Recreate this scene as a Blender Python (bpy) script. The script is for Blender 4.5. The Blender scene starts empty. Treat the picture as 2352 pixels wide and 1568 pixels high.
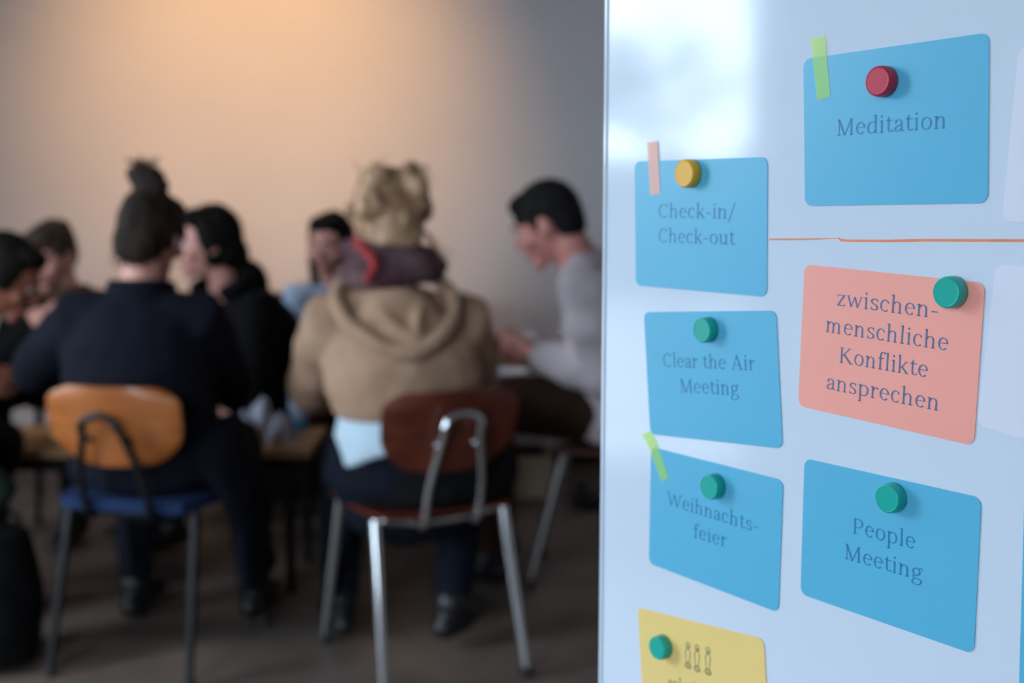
import bpy, bmesh, math, random
from mathutils import Vector as V, Matrix, noise
random.seed(7)
SC = bpy.context.scene
COL = SC.collection
PI = math.pi
rad = math.radians

# ------------------------------------------------------------------ camera
FPX, PITCH, CAMH = 2800.0, rad(7.2), 1.22
CAM = V((0, 0, CAMH))
FWD = V((0, math.cos(PITCH), -math.sin(PITCH)))
UPV = V((0, math.sin(PITCH), math.cos(PITCH)))
cd = bpy.data.cameras.new('camera')
cam = bpy.data.objects.new('camera', cd)
COL.objects.link(cam)
cam.location = CAM
cam.rotation_euler = (PI/2 - PITCH, 0, 0)
cd.sensor_width = 36
cd.lens = FPX*36/2352
cd.clip_start = 0.05
cd.dof.use_dof = True
cd.dof.focus_distance = 0.80
cd.dof.aperture_fstop = 4.2
SC.camera = cam

# ------------------------------------------------------------------ colour management
SC.view_settings.view_transform = 'Standard'
SC.view_settings.look = 'None'
SC.view_settings.gamma = 1
SC.view_settings.use_curve_mapping = False
SC.view_settings.exposure = 0.0
SC.cycles.use_denoising = True
SC.cycles.max_bounces = 7
SC.cycles.diffuse_bounces = 4
SC.cycles.sample_clamp_indirect = 6

# ------------------------------------------------------------------ sky (overcast, cool)
SKY = 20.0
w = bpy.data.worlds.new('World'); SC.world = w; w.use_nodes = True
nt = w.node_tree
bg = nt.nodes['Background']
tc = nt.nodes.new('ShaderNodeTexCoord'); sx = nt.nodes.new('ShaderNodeSeparateXYZ')
cr = nt.nodes.new('ShaderNodeValToRGB')
nt.links.new(tc.outputs['Generated'], sx.inputs[0]); nt.links.new(sx.outputs[2], cr.inputs[0])
cr.color_ramp.elements[0].position = 0.0; cr.color_ramp.elements[0].color = (0.72, 0.82, 0.97, 1)
cr.color_ramp.elements[1].position = 0.9; cr.color_ramp.elements[1].color = (0.72, 0.84, 1.0, 1)
nt.links.new(cr.outputs[0], bg.inputs[0]); bg.inputs[1].default_value = SKY

# window openings of the room: (wall, a0, a1, z0, z1)
XL, XR, YF, YB, ZC = -2.9, 3.0, -1.9, 5.3, 3.1
WINL = [(1.27, 2.25, 0.25, 2.75), (2.85, 3.35, 0.95, 2.75)]     # in the left wall (y ranges)
WINF = [(-2.55, -1.30, 0.7, 2.75)]        # in the wall behind the camera (x ranges)
def portal(loc, rot, sx_, sy_):
    ld = bpy.data.lights.new('daylight_portal', 'AREA'); ld.shape = 'RECTANGLE'
    ld.size = sx_; ld.size_y = sy_; ld.cycles.is_portal = True
    o = bpy.data.objects.new('daylight_portal', ld); COL.objects.link(o)
    o.location = loc; o.rotation_euler = rot
for a0, a1, z0, z1 in WINL:
    portal((XL - 0.02, (a0+a1)/2, (z0+z1)/2), (0, -PI/2, 0), z1-z0, a1-a0)

for a0, a1, z0, z1 in WINF:
    portal(((a0+a1)/2, YF - 0.02, (z0+z1)/2), (PI/2, 0, 0), a1-a0, z1-z0)

# ------------------------------------------------------------------ wall-washer ceiling spots (warm)
def spot(loc, tgt, power, col, size, blend, r):
    ld = bpy.data.lights.new('spot_light', 'SPOT'); ld.energy = power; ld.color = col
    ld.spot_size = rad(size); ld.spot_blend = blend; ld.shadow_soft_size = r
    o = bpy.data.objects.new('spot_light', ld); COL.objects.link(o)
    o.location = loc
    o.rotation_euler = (V(tgt)-V(loc)).to_track_quat('-Z', 'Y').to_euler()
LAMP = V((-1.02, 3.35, 2.85))
spot(LAMP, (-1.12, 5.3, 1.62), 262, (1.0, 0.54, 0.17), 64, 1.0, 0.05)

# ------------------------------------------------------------------ materials
def mat(name, col, rough=0.6, metal=0.0, coat=0.0, noise_amt=0.0, noise_scale=20.0, bump=0.0, bump_scale=60.0,
        spec=0.5, col2=None, sheen=0.0, stretch=None):
    m = bpy.data.materials.new(name); m.use_nodes = True
    n = m.node_tree; b = n.nodes['Principled BSDF']
    b.inputs['Base Color'].default_value = (*col, 1)
    b.inputs['Roughness'].default_value = rough
    b.inputs['Metallic'].default_value = metal
    b.inputs['Coat Weight'].default_value = coat
    b.inputs['Specular IOR Level'].default_value = spec
    if sheen: b.inputs['Sheen Weight'].default_value = sheen
    t = n.nodes.new('ShaderNodeTexCoord'); mp = n.nodes.new('ShaderNodeMapping')
    n.links.new(t.outputs['Object'], mp.inputs[0])
    if stretch: mp.inputs['Scale'].default_value = stretch
    if noise_amt or col2:
        no = n.nodes.new('ShaderNodeTexNoise'); no.inputs['Scale'].default_value = noise_scale
        no.inputs['Detail'].default_value = 6
        n.links.new(mp.outputs[0], no.inputs[0])
        r = n.nodes.new('ShaderNodeValToRGB')
        r.color_ramp.elements[0].position = 0.35; r.color_ramp.elements[1].position = 0.65
        c2 = col2 or tuple(c*(1-noise_amt) for c in col)
        r.color_ramp.elements[0].color = (*c2, 1); r.color_ramp.elements[1].color = (*col, 1)
        n.links.new(no.outputs[0], r.inputs[0]); n.links.new(r.outputs[0], b.inputs['Base Color'])
    if bump:
        nb = n.nodes.new('ShaderNodeTexNoise'); nb.inputs['Scale'].default_value = bump_scale
        nb.inputs['Detail'].default_value = 4
        n.links.new(mp.outputs[0], nb.inputs[0])
        bp = n.nodes.new('ShaderNodeBump'); bp.inputs['Strength'].default_value = bump; bp.inputs['Distance'].default_value = 0.004
        n.links.new(nb.outputs[0], bp.inputs['Height']); n.links.new(bp.outputs[0], b.inputs['Normal'])
    return m
def S(r, g, b_):   # sRGB 0..255 -> linear
    f = lambda c: (c/255/12.92) if c/255 <= 0.04045 else ((c/255+0.055)/1.055)**2.4
    return (f(r), f(g), f(b_))
def wood(name, c1, c2, rough=0.4, scale=6):
    m = mat(name, c1, rough, coat=0.15)
    n = m.node_tree; b = n.nodes['Principled BSDF']
    mp = [x for x in n.nodes if x.type == 'MAPPING'][0]; mp.inputs['Scale'].default_value = (1, 9, 9)
    no = n.nodes.new('ShaderNodeTexNoise'); no.inputs['Scale'].default_value = scale; no.inputs['Detail'].default_value = 8
    n.links.new(mp.outputs[0], no.inputs[0])
    r = n.nodes.new('ShaderNodeValToRGB'); r.color_ramp.elements[0].position = 0.3; r.color_ramp.elements[1].position = 0.7
    r.color_ramp.elements[0].color = (*c2, 1); r.color_ramp.elements[1].color = (*c1, 1)
    n.links.new(no.outputs[0], r.inputs[0]); n.links.new(r.outputs[0], b.inputs['Base Color'])
    return m
M = {}
M['wall'] = mat('wall_paint', S(198, 192, 194), 0.85, bump=0.15, bump_scale=90, noise_amt=0.03, noise_scale=3)
M['ceil'] = mat('ceiling_paint', S(190, 188, 186), 0.9)
M['floor'] = mat('stained_concrete', (0.17, 0.125, 0.098), 0.55, col2=(0.075, 0.06, 0.05), noise_scale=2.2, bump=0.2, bump_scale=40)
M['outer'] = mat('pale_gravel', (0.27, 0.27, 0.26), 0.9, noise_amt=0.4, noise_scale=3)
M['board'] = mat('white_enamel', S(206, 219, 234), 0.085, bump=0.0, noise_amt=0.015, noise_scale=3, coat=0.0, spec=0.5)
M['alu'] = mat('brushed_aluminium', S(205, 208, 212), 0.35, metal=0.9)
M['card_blue'] = mat('blue_card', S(86, 178, 214), 0.34, noise_amt=0.02, noise_scale=8)
M['card_salmon'] = mat('salmon_card', S(246, 164, 150), 0.38, noise_amt=0.02, noise_scale=8)
M['card_yellow'] = mat('yellow_card', S(236, 206, 128), 0.38, noise_amt=0.02, noise_scale=8)
M['card_white'] = mat('white_card', S(216, 220, 236), 0.45)
M['ink'] = mat('grey_blue_ink', S(40, 122, 168), 0.4)
M['ink_salmon'] = mat('slate_ink', S(84, 106, 148), 0.4)
M['ink_yellow'] = mat('olive_grey_ink', S(120, 128, 92), 0.4)
M['marker'] = mat('orange_marker_ink', S(238, 136, 92), 0.4, noise_amt=0.2, noise_scale=60)
M['mag_red'] = mat('red_plastic', S(182, 30, 62), 0.36)
M['mag_yellow'] = mat('yellow_plastic', S(226, 170, 30), 0.36)
M['mag_green'] = mat('green_plastic', S(0, 166, 152), 0.3)
def tape_mat(name, tint, diff, f):
    m = bpy.data.materials.new(name); m.use_nodes = True; n = m.node_tree
    n.nodes.remove(n.nodes['Principled BSDF']); out = n.nodes['Material Output']
    t = n.nodes.new('ShaderNodeBsdfTransparent'); t.inputs[0].default_value = (*tint, 1)
    d = n.nodes.new('ShaderNodeBsdfDiffuse'); d.inputs[0].default_value = (*diff, 1)
    g = n.nodes.new('ShaderNodeBsdfGlossy'); g.inputs['Roughness'].default_value = 0.4
    mx = n.nodes.new('ShaderNodeMixShader'); mx.inputs[0].default_value = f
    m2 = n.nodes.new('ShaderNodeMixShader'); m2.inputs[0].default_value = 0.03
    n.links.new(t.outputs[0], mx.inputs[1]); n.links.new(d.outputs[0], mx.inputs[2])
    n.links.new(mx.outputs[0], m2.inputs[1]); n.links.new(g.outputs[0], m2.inputs[2])
    n.links.new(m2.outputs[0], out.inputs[0])
    return m
M['tape_lime'] = tape_mat('lime_tape', (1.0, 1.0, 0.66), (0.60, 1.0, 0.34), 0.40)
M['tape_coral'] = tape_mat('coral_tape', (1.0, 0.8, 0.75), (1.0, 0.60, 0.52), 0.76)
M['chrome'] = mat('chrome_tube', (0.75, 0.78, 0.8), 0.12, metal=1.0)
M['black_metal'] = mat('black_enamelled_tube', (0.007, 0.007, 0.008), 0.4, spec=0.3)
M['rubber'] = mat('black_rubber', (0.01, 0.01, 0.01), 0.7)
M['ply_orange'] = wood('honey_plywood', S(170, 98, 42), S(146, 78, 30), 0.4)
M['ply_red'] = wood('reddish_plywood', S(108, 46, 26), S(76, 28, 16), 0.4)
M['table_wood'] = wood('light_beech', S(196, 150, 104), S(170, 124, 80), 0.4)
M['dark_wood'] = wood('dark_stained_wood', (0.03, 0.02, 0.015), (0.018, 0.012, 0.01), 0.4)
M['skin'] = mat('skin', S(208, 148, 134), 0.55, noise_amt=0.12, noise_scale=18)
M['skin_ruddy'] = mat('ruddy_skin', S(200, 132, 122), 0.55, noise_amt=0.15, noise_scale=18)
M['skin_brown'] = mat('tanned_skin', S(150, 92, 70), 0.5, noise_amt=0.12, noise_scale=18)
M['eye'] = mat('eye_white', (0.7, 0.7, 0.68), 0.2); M['iris'] = mat('dark_iris', (0.03, 0.02, 0.015), 0.1)
M['lip'] = mat('lips', S(176, 84, 82), 0.45)
M['hair_black'] = mat('black_hair', (0.010, 0.008, 0.007), 0.75, spec=0.12, noise_amt=0.5, noise_scale=30, bump=0.8, bump_scale=90, stretch=(1, 1, .3))
M['hair_dark'] = mat('dark_brown_hair', (0.032, 0.022, 0.016), 0.75, spec=0.12, noise_amt=0.6, noise_scale=30, bump=0.8, bump_scale=90, stretch=(1, 1, .3))
M['hair_brown'] = mat('brown_hair', (0.075, 0.05, 0.034), 0.75, spec=0.12, noise_amt=0.6, noise_scale=30, bump=0.8, bump_scale=90, stretch=(1, 1, .3))
M['hair_blond'] = mat('blond_hair', S(204, 164, 130), 0.5, col2=S(128, 96, 66), noise_scale=14, bump=0.9, bump_scale=70)
M['hair_short'] = mat('short_black_hair', (0.014, 0.013, 0.013), 0.75, spec=0.12, noise_amt=0.4, noise_scale=60, bump=0.8, bump_scale=200)
def fabric(name, c, c2=None, sheen=0.0, amt=0.15): return mat(name, c, 0.9, col2=c2, noise_amt=amt, noise_scale=9, bump=0.5, bump_scale=160, spec=0.15, sheen=sheen)
M['navy'] = fabric('navy_wool', (0.004, 0.005, 0.011))
M['black_cloth'] = fabric('black_cloth', (0.004, 0.004, 0.005))
M['jeans'] = fabric('blue_denim', S(40, 66, 116), S(30, 52, 98))
M['seat_blue'] = fabric('blue_seat_fabric', S(34, 54, 90), S(26, 42, 74))
M['dark_jeans'] = fabric('dark_denim', (0.006, 0.008, 0.016))
M['hoodie'] = fabric('beige_fleece', S(176, 144, 120), S(164, 132, 108))
M['shirt_white'] = fabric('pale_blue_shirt', S(196, 218, 232))
M['scarf'] = mat('plum_scarf', S(112, 90, 90), 0.95, col2=S(76, 52, 60), noise_scale=12, bump=0.8, bump_scale=60, spec=0.1)
M['scarf_red'] = mat('red_scarf_band', S(164, 64, 68), 0.95, noise_amt=0.3, noise_scale=20, bump=0.8, bump_scale=60, spec=0.1)
M['grey_knit'] = fabric('grey_knit', S(198, 188, 192), S(182, 172, 176))
M['brown_cloth'] = fabric('brown_trousers', S(62, 44, 34))
M['blue_shirt'] = fabric('light_blue_shirt', S(176, 200, 226))
M['brown_collar'] = fabric('brown_collar', S(88, 66, 50))
M['green_cloth'] = fabric('dark_green_cloth', S(42, 60, 54))
M['leather'] = mat('black_leather', (0.006, 0.006, 0.007), 0.4)
M['sofa'] = fabric('dark_brown_upholstery', (0.016, 0.013, 0.011))
M['paper'] = mat('crumpled_paper', S(196, 196, 214), 0.8, noise_amt=0.1, noise_scale=20)
M['bread'] = mat('bread_crust', S(206, 170, 110), 0.8, col2=S(230, 214, 180), noise_scale=30, bump=0.5, bump_scale=60)
M['ceramic'] = mat('white_glaze', S(214, 218, 226), 0.25)
M['box'] = mat('beige_cardboard', S(178, 160, 136), 0.85, noise_amt=0.1, noise_scale=8)
M['blue_plastic'] = mat('blue_bottle_plastic', S(70, 150, 190), 0.2)
M['pale_plastic'] = mat('pale_plastic', S(176, 192, 220), 0.3)
M['lamp_shade'] = mat('black_spot_housing', (0.02, 0.02, 0.02), 0.4)
M['win_frame'] = mat('white_window_frame', S(222, 222, 222), 0.4)
M['leaf'] = mat('leaf_green', (0.035, 0.07, 0.025), 0.6, noise_amt=0.5, noise_scale=4)
M['bark'] = mat('bark', (0.05, 0.035, 0.025), 0.9, noise_amt=0.5, noise_scale=12, bump=1, bump_scale=30)
gl = bpy.data.materials.new('window_glass'); gl.use_nodes = True; n = gl.node_tree
n.nodes.remove(n.nodes['Principled BSDF'])
t_ = n.nodes.new('ShaderNodeBsdfTransparent'); g_ = n.nodes.new('ShaderNodeBsdfGlossy'); g_.inputs['Roughness'].default_value = 0.0
x_ = n.nodes.new('ShaderNodeMixShader'); x_.inputs[0].default_value = 0.06
t_.inputs[0].default_value = (0.95, 0.97, 0.96, 1)
n.links.new(t_.outputs[0], x_.inputs[1]); n.links.new(g_.outputs[0], x_.inputs[2]); n.links.new(x_.outputs[0], n.nodes['Material Output'].inputs[0])
M['glass'] = gl
lb = bpy.data.materials.new('lamp_lens'); lb.use_nodes = True
lb.node_tree.nodes['Principled BSDF'].inputs['Emission Color'].default_value = (1, 0.7, 0.4, 1)
lb.node_tree.nodes['Principled BSDF'].inputs['Emission Strength'].default_value = 4
M['lens'] = lb

# ------------------------------------------------------------------ object helpers
def thing(name, label, cat, loc=(0, 0, 0), rz=0, group=None, kind=None):
    o = bpy.data.objects.new(name, None); COL.objects.link(o); o.empty_display_size = 0.05
    o.location = loc; o.rotation_euler = (0, 0, rz); o['label'] = label; o['category'] = cat
    if group: o['group'] = group
    if kind: o['kind'] = kind
    return o
def tag(o, label, cat, group=None):
    o['label'] = label; o['category'] = cat
    if group: o['group'] = group
    return o
class MB:
    def __init__(s): s.v = []; s.f = []
    def add(s, vs, fs):
        k = len(s.v); s.v += [V(p) for p in vs]; s.f += [tuple(i+k for i in f) for f in fs]; return s
    def box(s, c, d, R=None):
        c = V(c); vs = []
        for i in (-1, 1):
            for j in (-1, 1):
                for k in (-1, 1):
                    p = V((i*d[0]/2, j*d[1]/2, k*d[2]/2)); vs.append(c + (R @ p if R else p))
        return s.add(vs, [(0, 1, 3, 2), (4, 6, 7, 5), (0, 4, 5, 1), (2, 3, 7, 6), (0, 2, 6, 4), (1, 5, 7, 3)])
    def sph(s, c, r, R=None, nu=16, nv=10, fn=None):
        if not hasattr(r, '__len__'): r = (r, r, r)
        c = V(c); vs = []
        for j in range(nv+1):
            th = PI*j/nv
            for i in range(nu):
                ph = 2*PI*i/nu
                p = V((math.sin(th)*math.cos(ph), math.sin(th)*math.sin(ph), math.cos(th)))
                if fn: p = fn(p)
                p = V((p.x*r[0], p.y*r[1], p.z*r[2]))
                vs.append(c + (R @ p if R else p))
        fs = [(j*nu+i, j*nu+nu+i, j*nu+nu+(i+1) % nu, j*nu+(i+1) % nu) for j in range(nv) for i in range(nu)]
        return s.add(vs, fs)
    def tube(s, pts, r, n=12, lat=None, rnd=True):
        """loft along pts; r: float, list of floats or list of (a,b) with a along lat"""
        pts = [V(p) for p in pts]; N = len(pts)
        if not hasattr(r, '__len__'): r = [r]*N
        r = [(q, q) if not hasattr(q, '__len__') else q for q in r]
        rings = []; prev = None
        def tang(i):
            a = pts[max(i-1, 0)]; b = pts[min(i+1, N-1)]; d = b-a
            return d.normalized() if d.length > 1e-9 else V((0, 0, 1))
        items = []
        if rnd:
            t = tang(0); R0 = r[0]
            for q in (0.15, 0.55, 0.85): items.append((pts[0]-t*min(R0)*math.sqrt(1-q*q), (R0[0]*q, R0[1]*q), t))
        for i in range(N): items.append((pts[i], r[i], tang(i)))
        if rnd:
            t = tang(N-1); R1 = r[-1]
            for q in (0.85, 0.55, 0.15): items.append((pts[-1]+t*min(R1)*math.sqrt(1-q*q), (R1[0]*q, R1[1]*q), t))
        k = len(s.v); ref = V(lat) if lat else None
        for (p, (a, b), t) in items:
            if ref is None:
                if prev is None:
                    u = t.cross(V((0, 0, 1)))
                    if u.length < 0.05: u = V((1, 0, 0))
                    u = (u - t*u.dot(t)).normalized()
                else:
                    u = (prev - t*prev.dot(t)).normalized()
                prev = u
            else:
                u = (ref - t*ref.dot(t)).normalized()
            w_ = t.cross(u)
            for i in range(n):
                c_ = math.cos(2*PI*i/n); s_ = math.sin(2*PI*i/n)
                s.v.append(p + u*a*c_ + w_*b*s_)
        L = len(items)
        for j in range(L-1):
            for i in range(n):
                s.f.append((k+j*n+i, k+j*n+(i+1) % n, k+(j+1)*n+(i+1) % n, k+(j+1)*n+i))
        s.f.append(tuple(k+i for i in reversed(range(n)))); s.f.append(tuple(k+(L-1)*n+i for i in range(n)))
        return s
    def lathe(s, prof, c=(0, 0, 0), R=None, n=32):
        c = V(c); k = len(s.v)
        for (r, z) in prof:
            for i in range(n):
                p = V((r*math.cos(2*PI*i/n), r*math.sin(2*PI*i/n), z)); s.v.append(c + (R @ p if R else p))
        L = len(prof)
        for j in range(L-1):
            for i in range(n):
                s.f.append((k+j*n+i, k+j*n+(i+1) % n, k+(j+1)*n+(i+1) % n, k+(j+1)*n+i))
        s.f.append(tuple(k+i for i in reversed(range(n)))); s.f.append(tuple(k+(L-1)*n+i for i in range(n)))
        return s
    def prism(s, loop, h, O, U, W, Nn):
        """outline (2d) extruded: O origin, U,W axes, Nn normal"""
        k = len(s.v); m = len(loop)
        for z in (0, h):
            for (a, b) in loop: s.v.append(O + U*a + W*b + Nn*z)
        s.f.append(tuple(k+i for i in reversed(range(m)))); s.f.append(tuple(k+m+i for i in range(m)))
        for i in range(m): s.f.append((k+i, k+(i+1) % m, k+m+(i+1) % m, k+m+i))
        return s
    def build(s, name, m, parent=None, smooth=True, off=None, bevel=0, sub=0):
        me = bpy.data.meshes.new(name)
        vs = [p-off for p in s.v] if off else s.v
        me.from_pydata(vs, [], s.f); me.update()
        bm = bmesh.new(); bm.from_mesh(me); bmesh.ops.recalc_face_normals(bm, faces=bm.faces); bm.to_mesh(me); bm.free()
        if smooth:
            for p in me.polygons: p.use_smooth = True
        o = bpy.data.objects.new(name, me); COL.objects.link(o)
        if m: me.materials.append(m)
        if parent: o.parent = parent
        if bevel:
            b = o.modifiers.new('bevel', 'BEVEL'); b.width = bevel; b.segments = 3; b.limit_method = 'ANGLE'
        if sub:
            q = o.modifiers.new('sub', 'SUBSURF'); q.levels = sub; q.render_levels = sub
        if smooth and not sub:
            try: me.set_sharp_from_angle(angle=rad(40))
            except Exception: pass
        return o
    def remesh(s, name, m, parent=None, vox=0.012, off=None, it=3, disp=None):
        me = bpy.data.meshes.new(name+'_raw'); me.from_pydata(s.v, [], s.f); me.update()
        bm = bmesh.new(); bm.from_mesh(me); bmesh.ops.recalc_face_normals(bm, faces=bm.faces); bm.to_mesh(me); bm.free()
        o = bpy.data.objects.new(name+'_raw', me); COL.objects.link(o)
        q = o.modifiers.new('r', 'REMESH'); q.mode = 'VOXEL'; q.voxel_size = vox
        if it:
            q = o.modifiers.new('s', 'SMOOTH'); q.factor = 0.5; q.iterations = it
        dg = bpy.context.evaluated_depsgraph_get()
        me2 = bpy.data.meshes.new_from_object(o.evaluated_get(dg)); me2.name = name
        bpy.data.objects.remove(o); bpy.data.meshes.remove(me)
        if disp:
            ns = [v.normal.copy() for v in me2.vertices]
            for v, nn in zip(me2.vertices, ns): v.co += nn*disp(v.co)
        if off:
            for v in me2.vertices: v.co -= off
        for p in me2.polygons: p.use_smooth = True
        me2.materials.clear(); me2.materials.append(m)
        r = bpy.data.objects.new(name, me2); COL.objects.link(r)
        if parent: r.parent = parent
        return r
def spline(pts, n=6):
    """catmull-rom through points (any dimension Vectors)"""
    P = [V(p) for p in pts]; out = []
    for i in range(len(P)-1):
        p0 = P[max(i-1, 0)]; p1 = P[i]; p2 = P[i+1]; p3 = P[min(i+2, len(P)-1)]
        for k in range(n):
            t = k/n
            out.append(0.5*((2*p1)+(p2-p0)*t+(2*p0-5*p1+4*p2-p3)*t*t+(3*p1-p0-3*p2+p3)*t**3))
    out.append(P[-1]); return out
def at(px, py, Y):
    """world point seen at reference pixel (px,py) lying at distance Y into the room"""
    d = FWD + V((1, 0, 0))*((px-1176)/FPX) + UPV*((784-py)/FPX)
    return CAM + d*(Y/d.y)
def structure(o): o['kind'] = 'structure'; return o

# ------------------------------------------------------------------ room shell
T = 0.15
structure(MB().box(((XL+XR)/2, (YF+YB)/2, -0.1), (XR-XL+2*T, YB-YF+2*T, 0.2)).build('floor', M['floor'], smooth=False))
structure(MB().box(((XL+XR)/2, (YF+YB)/2, ZC+0.1), (XR-XL+2*T, YB-YF+2*T, 0.2)).build('ceiling', M['ceil'], smooth=False))
structure(MB().box(((XL+XR)/2, YB+T/2, ZC/2), (XR-XL+2*T, T, ZC)).build('wall_back', M['wall'], smooth=False))
structure(MB().box((XR+T/2, (YF+YB)/2, ZC/2), (T, YB-YF, ZC)).build('wall_right', M['wall'], smooth=False))
def holed(wins, lo, hi, mk):
    b = MB(); ys = [lo]
    for a0, a1, z0, z1 in sorted(wins): ys += [a0, a1]
    ys.append(hi); ws = sorted(wins)
    for i in range(0, len(ys), 2): mk(b, ys[i], ys[i+1], 0, ZC)
    for a0, a1, z0, z1 in ws: mk(b, a0, a1, 0, z0); mk(b, a0, a1, z1, ZC)
    return b
structure(holed(WINL, YF, YB, lambda b, a, c, z0, z1: b.box((XL-T/2, (a+c)/2, (z0+z1)/2), (T, c-a, z1-z0))).build('wall_left', M['wall'], smooth=False))
structure(holed(WINF, XL-T, XR+T, lambda b, a, c, z0, z1: b.box(((a+c)/2, YF-T/2, (z0+z1)/2), (c-a, T, z1-z0))).build('wall_front', M['wall'], smooth=False))
for i, (a0, a1, z0, z1) in enumerate(WINF):
    b = MB(); xm = (a0+a1)/2; zm = (z0+z1)/2; fy = YF-0.08; fw = 0.05
    for q in (a0+fw/2, xm, a1-fw/2): b.box((q, fy, zm), (fw, 0.06, z1-z0))
    for q in (z0+fw/2, z1-fw/2):
        b.box(((a0+xm)/2+0.012, fy, q), ((a1-a0)/2-0.075, 0.06, fw)); b.box(((a1+xm)/2-0.012, fy, q), ((a1-a0)/2-0.075, 0.06, fw))
    fr = structure(b.build('window_%d' % (i+3), M['win_frame'], smooth=False))
    MB().box((xm, fy, zm), (a1-a0-0.08, 0.006, z1-z0-0.08)).build('pane', M['glass'], fr, smooth=False)
    MB().box((xm, YF-0.03, z0+0.012), (a1-a0-0.01, 0.12, 0.024)).build('window_sill', M['win_frame'], fr, smooth=False)
for i, (a0, a1, z0, z1) in enumerate(WINL):
    b = MB(); ym = (a0+a1)/2; zm = (z0+z1)/2; fx = XL-0.08
    fw = 0.05
    b.box((fx, a0+fw/2, zm), (0.06, fw, z1-z0)); b.box((fx, a1-fw/2, zm), (0.06, fw, z1-z0))
    b.box((fx, ym, z0+fw/2), (0.06, a1-a0-2*fw, fw)); b.box((fx, ym, z1-fw/2), (0.06, a1-a0-2*fw, fw))
    if i: b.box((fx, ym, zm), (0.05, 0.05, z1-z0-2*fw))
    fr = structure(b.build('window_%d' % (i+1), M['win_frame'], smooth=False))
    p = MB().box((fx, ym, zm), (0.006, a1-a0-0.08, z1-z0-0.08)).build('pane', M['glass'], fr, smooth=False)
    MB().box((XL-0.03, ym, z0+0.012), (0.12, a1-a0-0.01, 0.024)).build('window_sill', M['win_frame'], fr, smooth=False)
structure(MB().box(((XL+XR)/2, YB-0.008, 0.045), (XR-XL, 0.016, 0.09)).build('baseboard_back', M['dark_wood'], smooth=False))
o = MB().box((-60, 0, -0.35), (160, 160, 0.3)).build('ground', M['outer'], smooth=False); structure(o)

# ceiling spot lamp (out of frame) that washes the wall
lp = thing('ceiling_spotlight', 'small black ceiling spotlight aimed at the far wall', 'lamp', (LAMP.x, LAMP.y-0.06, 3.1))
MB().lathe([(0.045, 0), (0.045, -0.02), (0.02, -0.025)], n=20).build('mount', M['lamp_shade'], lp)
MB().tube([(0, 0, -0.02), (0, 0, -0.22)], 0.008, 8).build('stem', M['lamp_shade'], lp)
dq = (V((-1.0, 5.3, 1.95))-LAMP).normalized().to_track_quat('Z', 'Y').to_matrix()
MB().lathe([(0.03, -0.16), (0.04, -0.15), (0.045, -0.03), (0.04, -0.03), (0.03, -0.12)], (0, 0.05, -0.27), dq, 20).build('housing', M['lamp_shade'], lp)

# ------------------------------------------------------------------ whiteboard frame of reference
BYAW, BD = rad(53.892), 0.8885
BO = CAM + V((BD*0.25, BD, 0))
BU = V((math.cos(BYAW), -math.sin(BYAW), 0))
BW = V((0, 0, 1))
BN = V((-math.sin(BYAW), -math.cos(BYAW), 0))        # towards the camera side
def B(px, py, lift=0.0):
    """board coordinates (u,w) of the point seen at a reference pixel"""
    d = FWD + V((1, 0, 0))*((px-1176)/FPX) + UPV*((784-py)/FPX)
    t = ((BO+BN*lift-CAM).dot(BN))/d.dot(BN)
    p = CAM + d*t - BO
    return (p.dot(BU), p.dot(BW))
def W3(u, w_, lift=0.0): return BO + BU*u + BW*w_ + BN*lift
cd.dof.focus_distance = (W3(*B(2080, 800))-CAM).dot(FWD)

UL = B(1385, 700)[0]; UR = UL + 1.0
z0b, z1b = 0.58-CAMH, 2.05-CAMH
wb = thing('whiteboard', 'tall glossy whiteboard on a stand, with coloured cards held by magnets', 'whiteboard', (BO.x, BO.y, 0))
off = wb.location.copy()
MB().prism([(UL+0.004, z0b+0.004), (UR-0.004, z0b+0.004), (UR-0.004, z1b-0.004), (UL+0.004, z1b-0.004)], -0.016, BO, BU, BW, BN).build('panel', M['board'], wb, smooth=False, off=off)
def strip(a, b, name):
    (u0, w0), (u1, w1) = a, b
    return MB().prism([(u0, w0), (u1, w0), (u1, w1), (u0, w1)], 0.0215, BO-BN*0.02, BU, BW, BN).build(name, M['board'], wb, smooth=False, off=off, bevel=0.001)
strip((UL, z0b), (UL+0.004, z1b), 'edge_trim'); strip((UR-0.004, z0b), (UR, z1b), 'edge_trim')
strip((UL+0.004, z1b-0.004), (UR-0.004, z1b), 'edge_trim'); strip((UL+0.004, z0b), (UR-0.004, z0b+0.004), 'edge_trim')
for uu in (UL+0.16, UR-0.16):
    p = W3(uu, 0, -0.04); q = MB()
    q.tube([(p.x, p.y, 0.05), (p.x, p.y, 1.9)], 0.015, 12)
    q.build('post', M['alu'], wb, off=off)
    a = p + BN*0.24; b = p - BN*0.24
    MB().tube([(a.x, a.y, 0.04), (b.x, b.y, 0.04)], 0.016, 12).build('foot_bar', M['alu'], wb, off=off)
    for c in (a, b):
        MB().lathe([(0.012, 0), (0.018, 0.004), (0.018, 0.022), (0.01, 0.028)], (c.x, c.y, 0.0), None, 16).build('glide', M['rubber'], wb, off=off)
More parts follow.
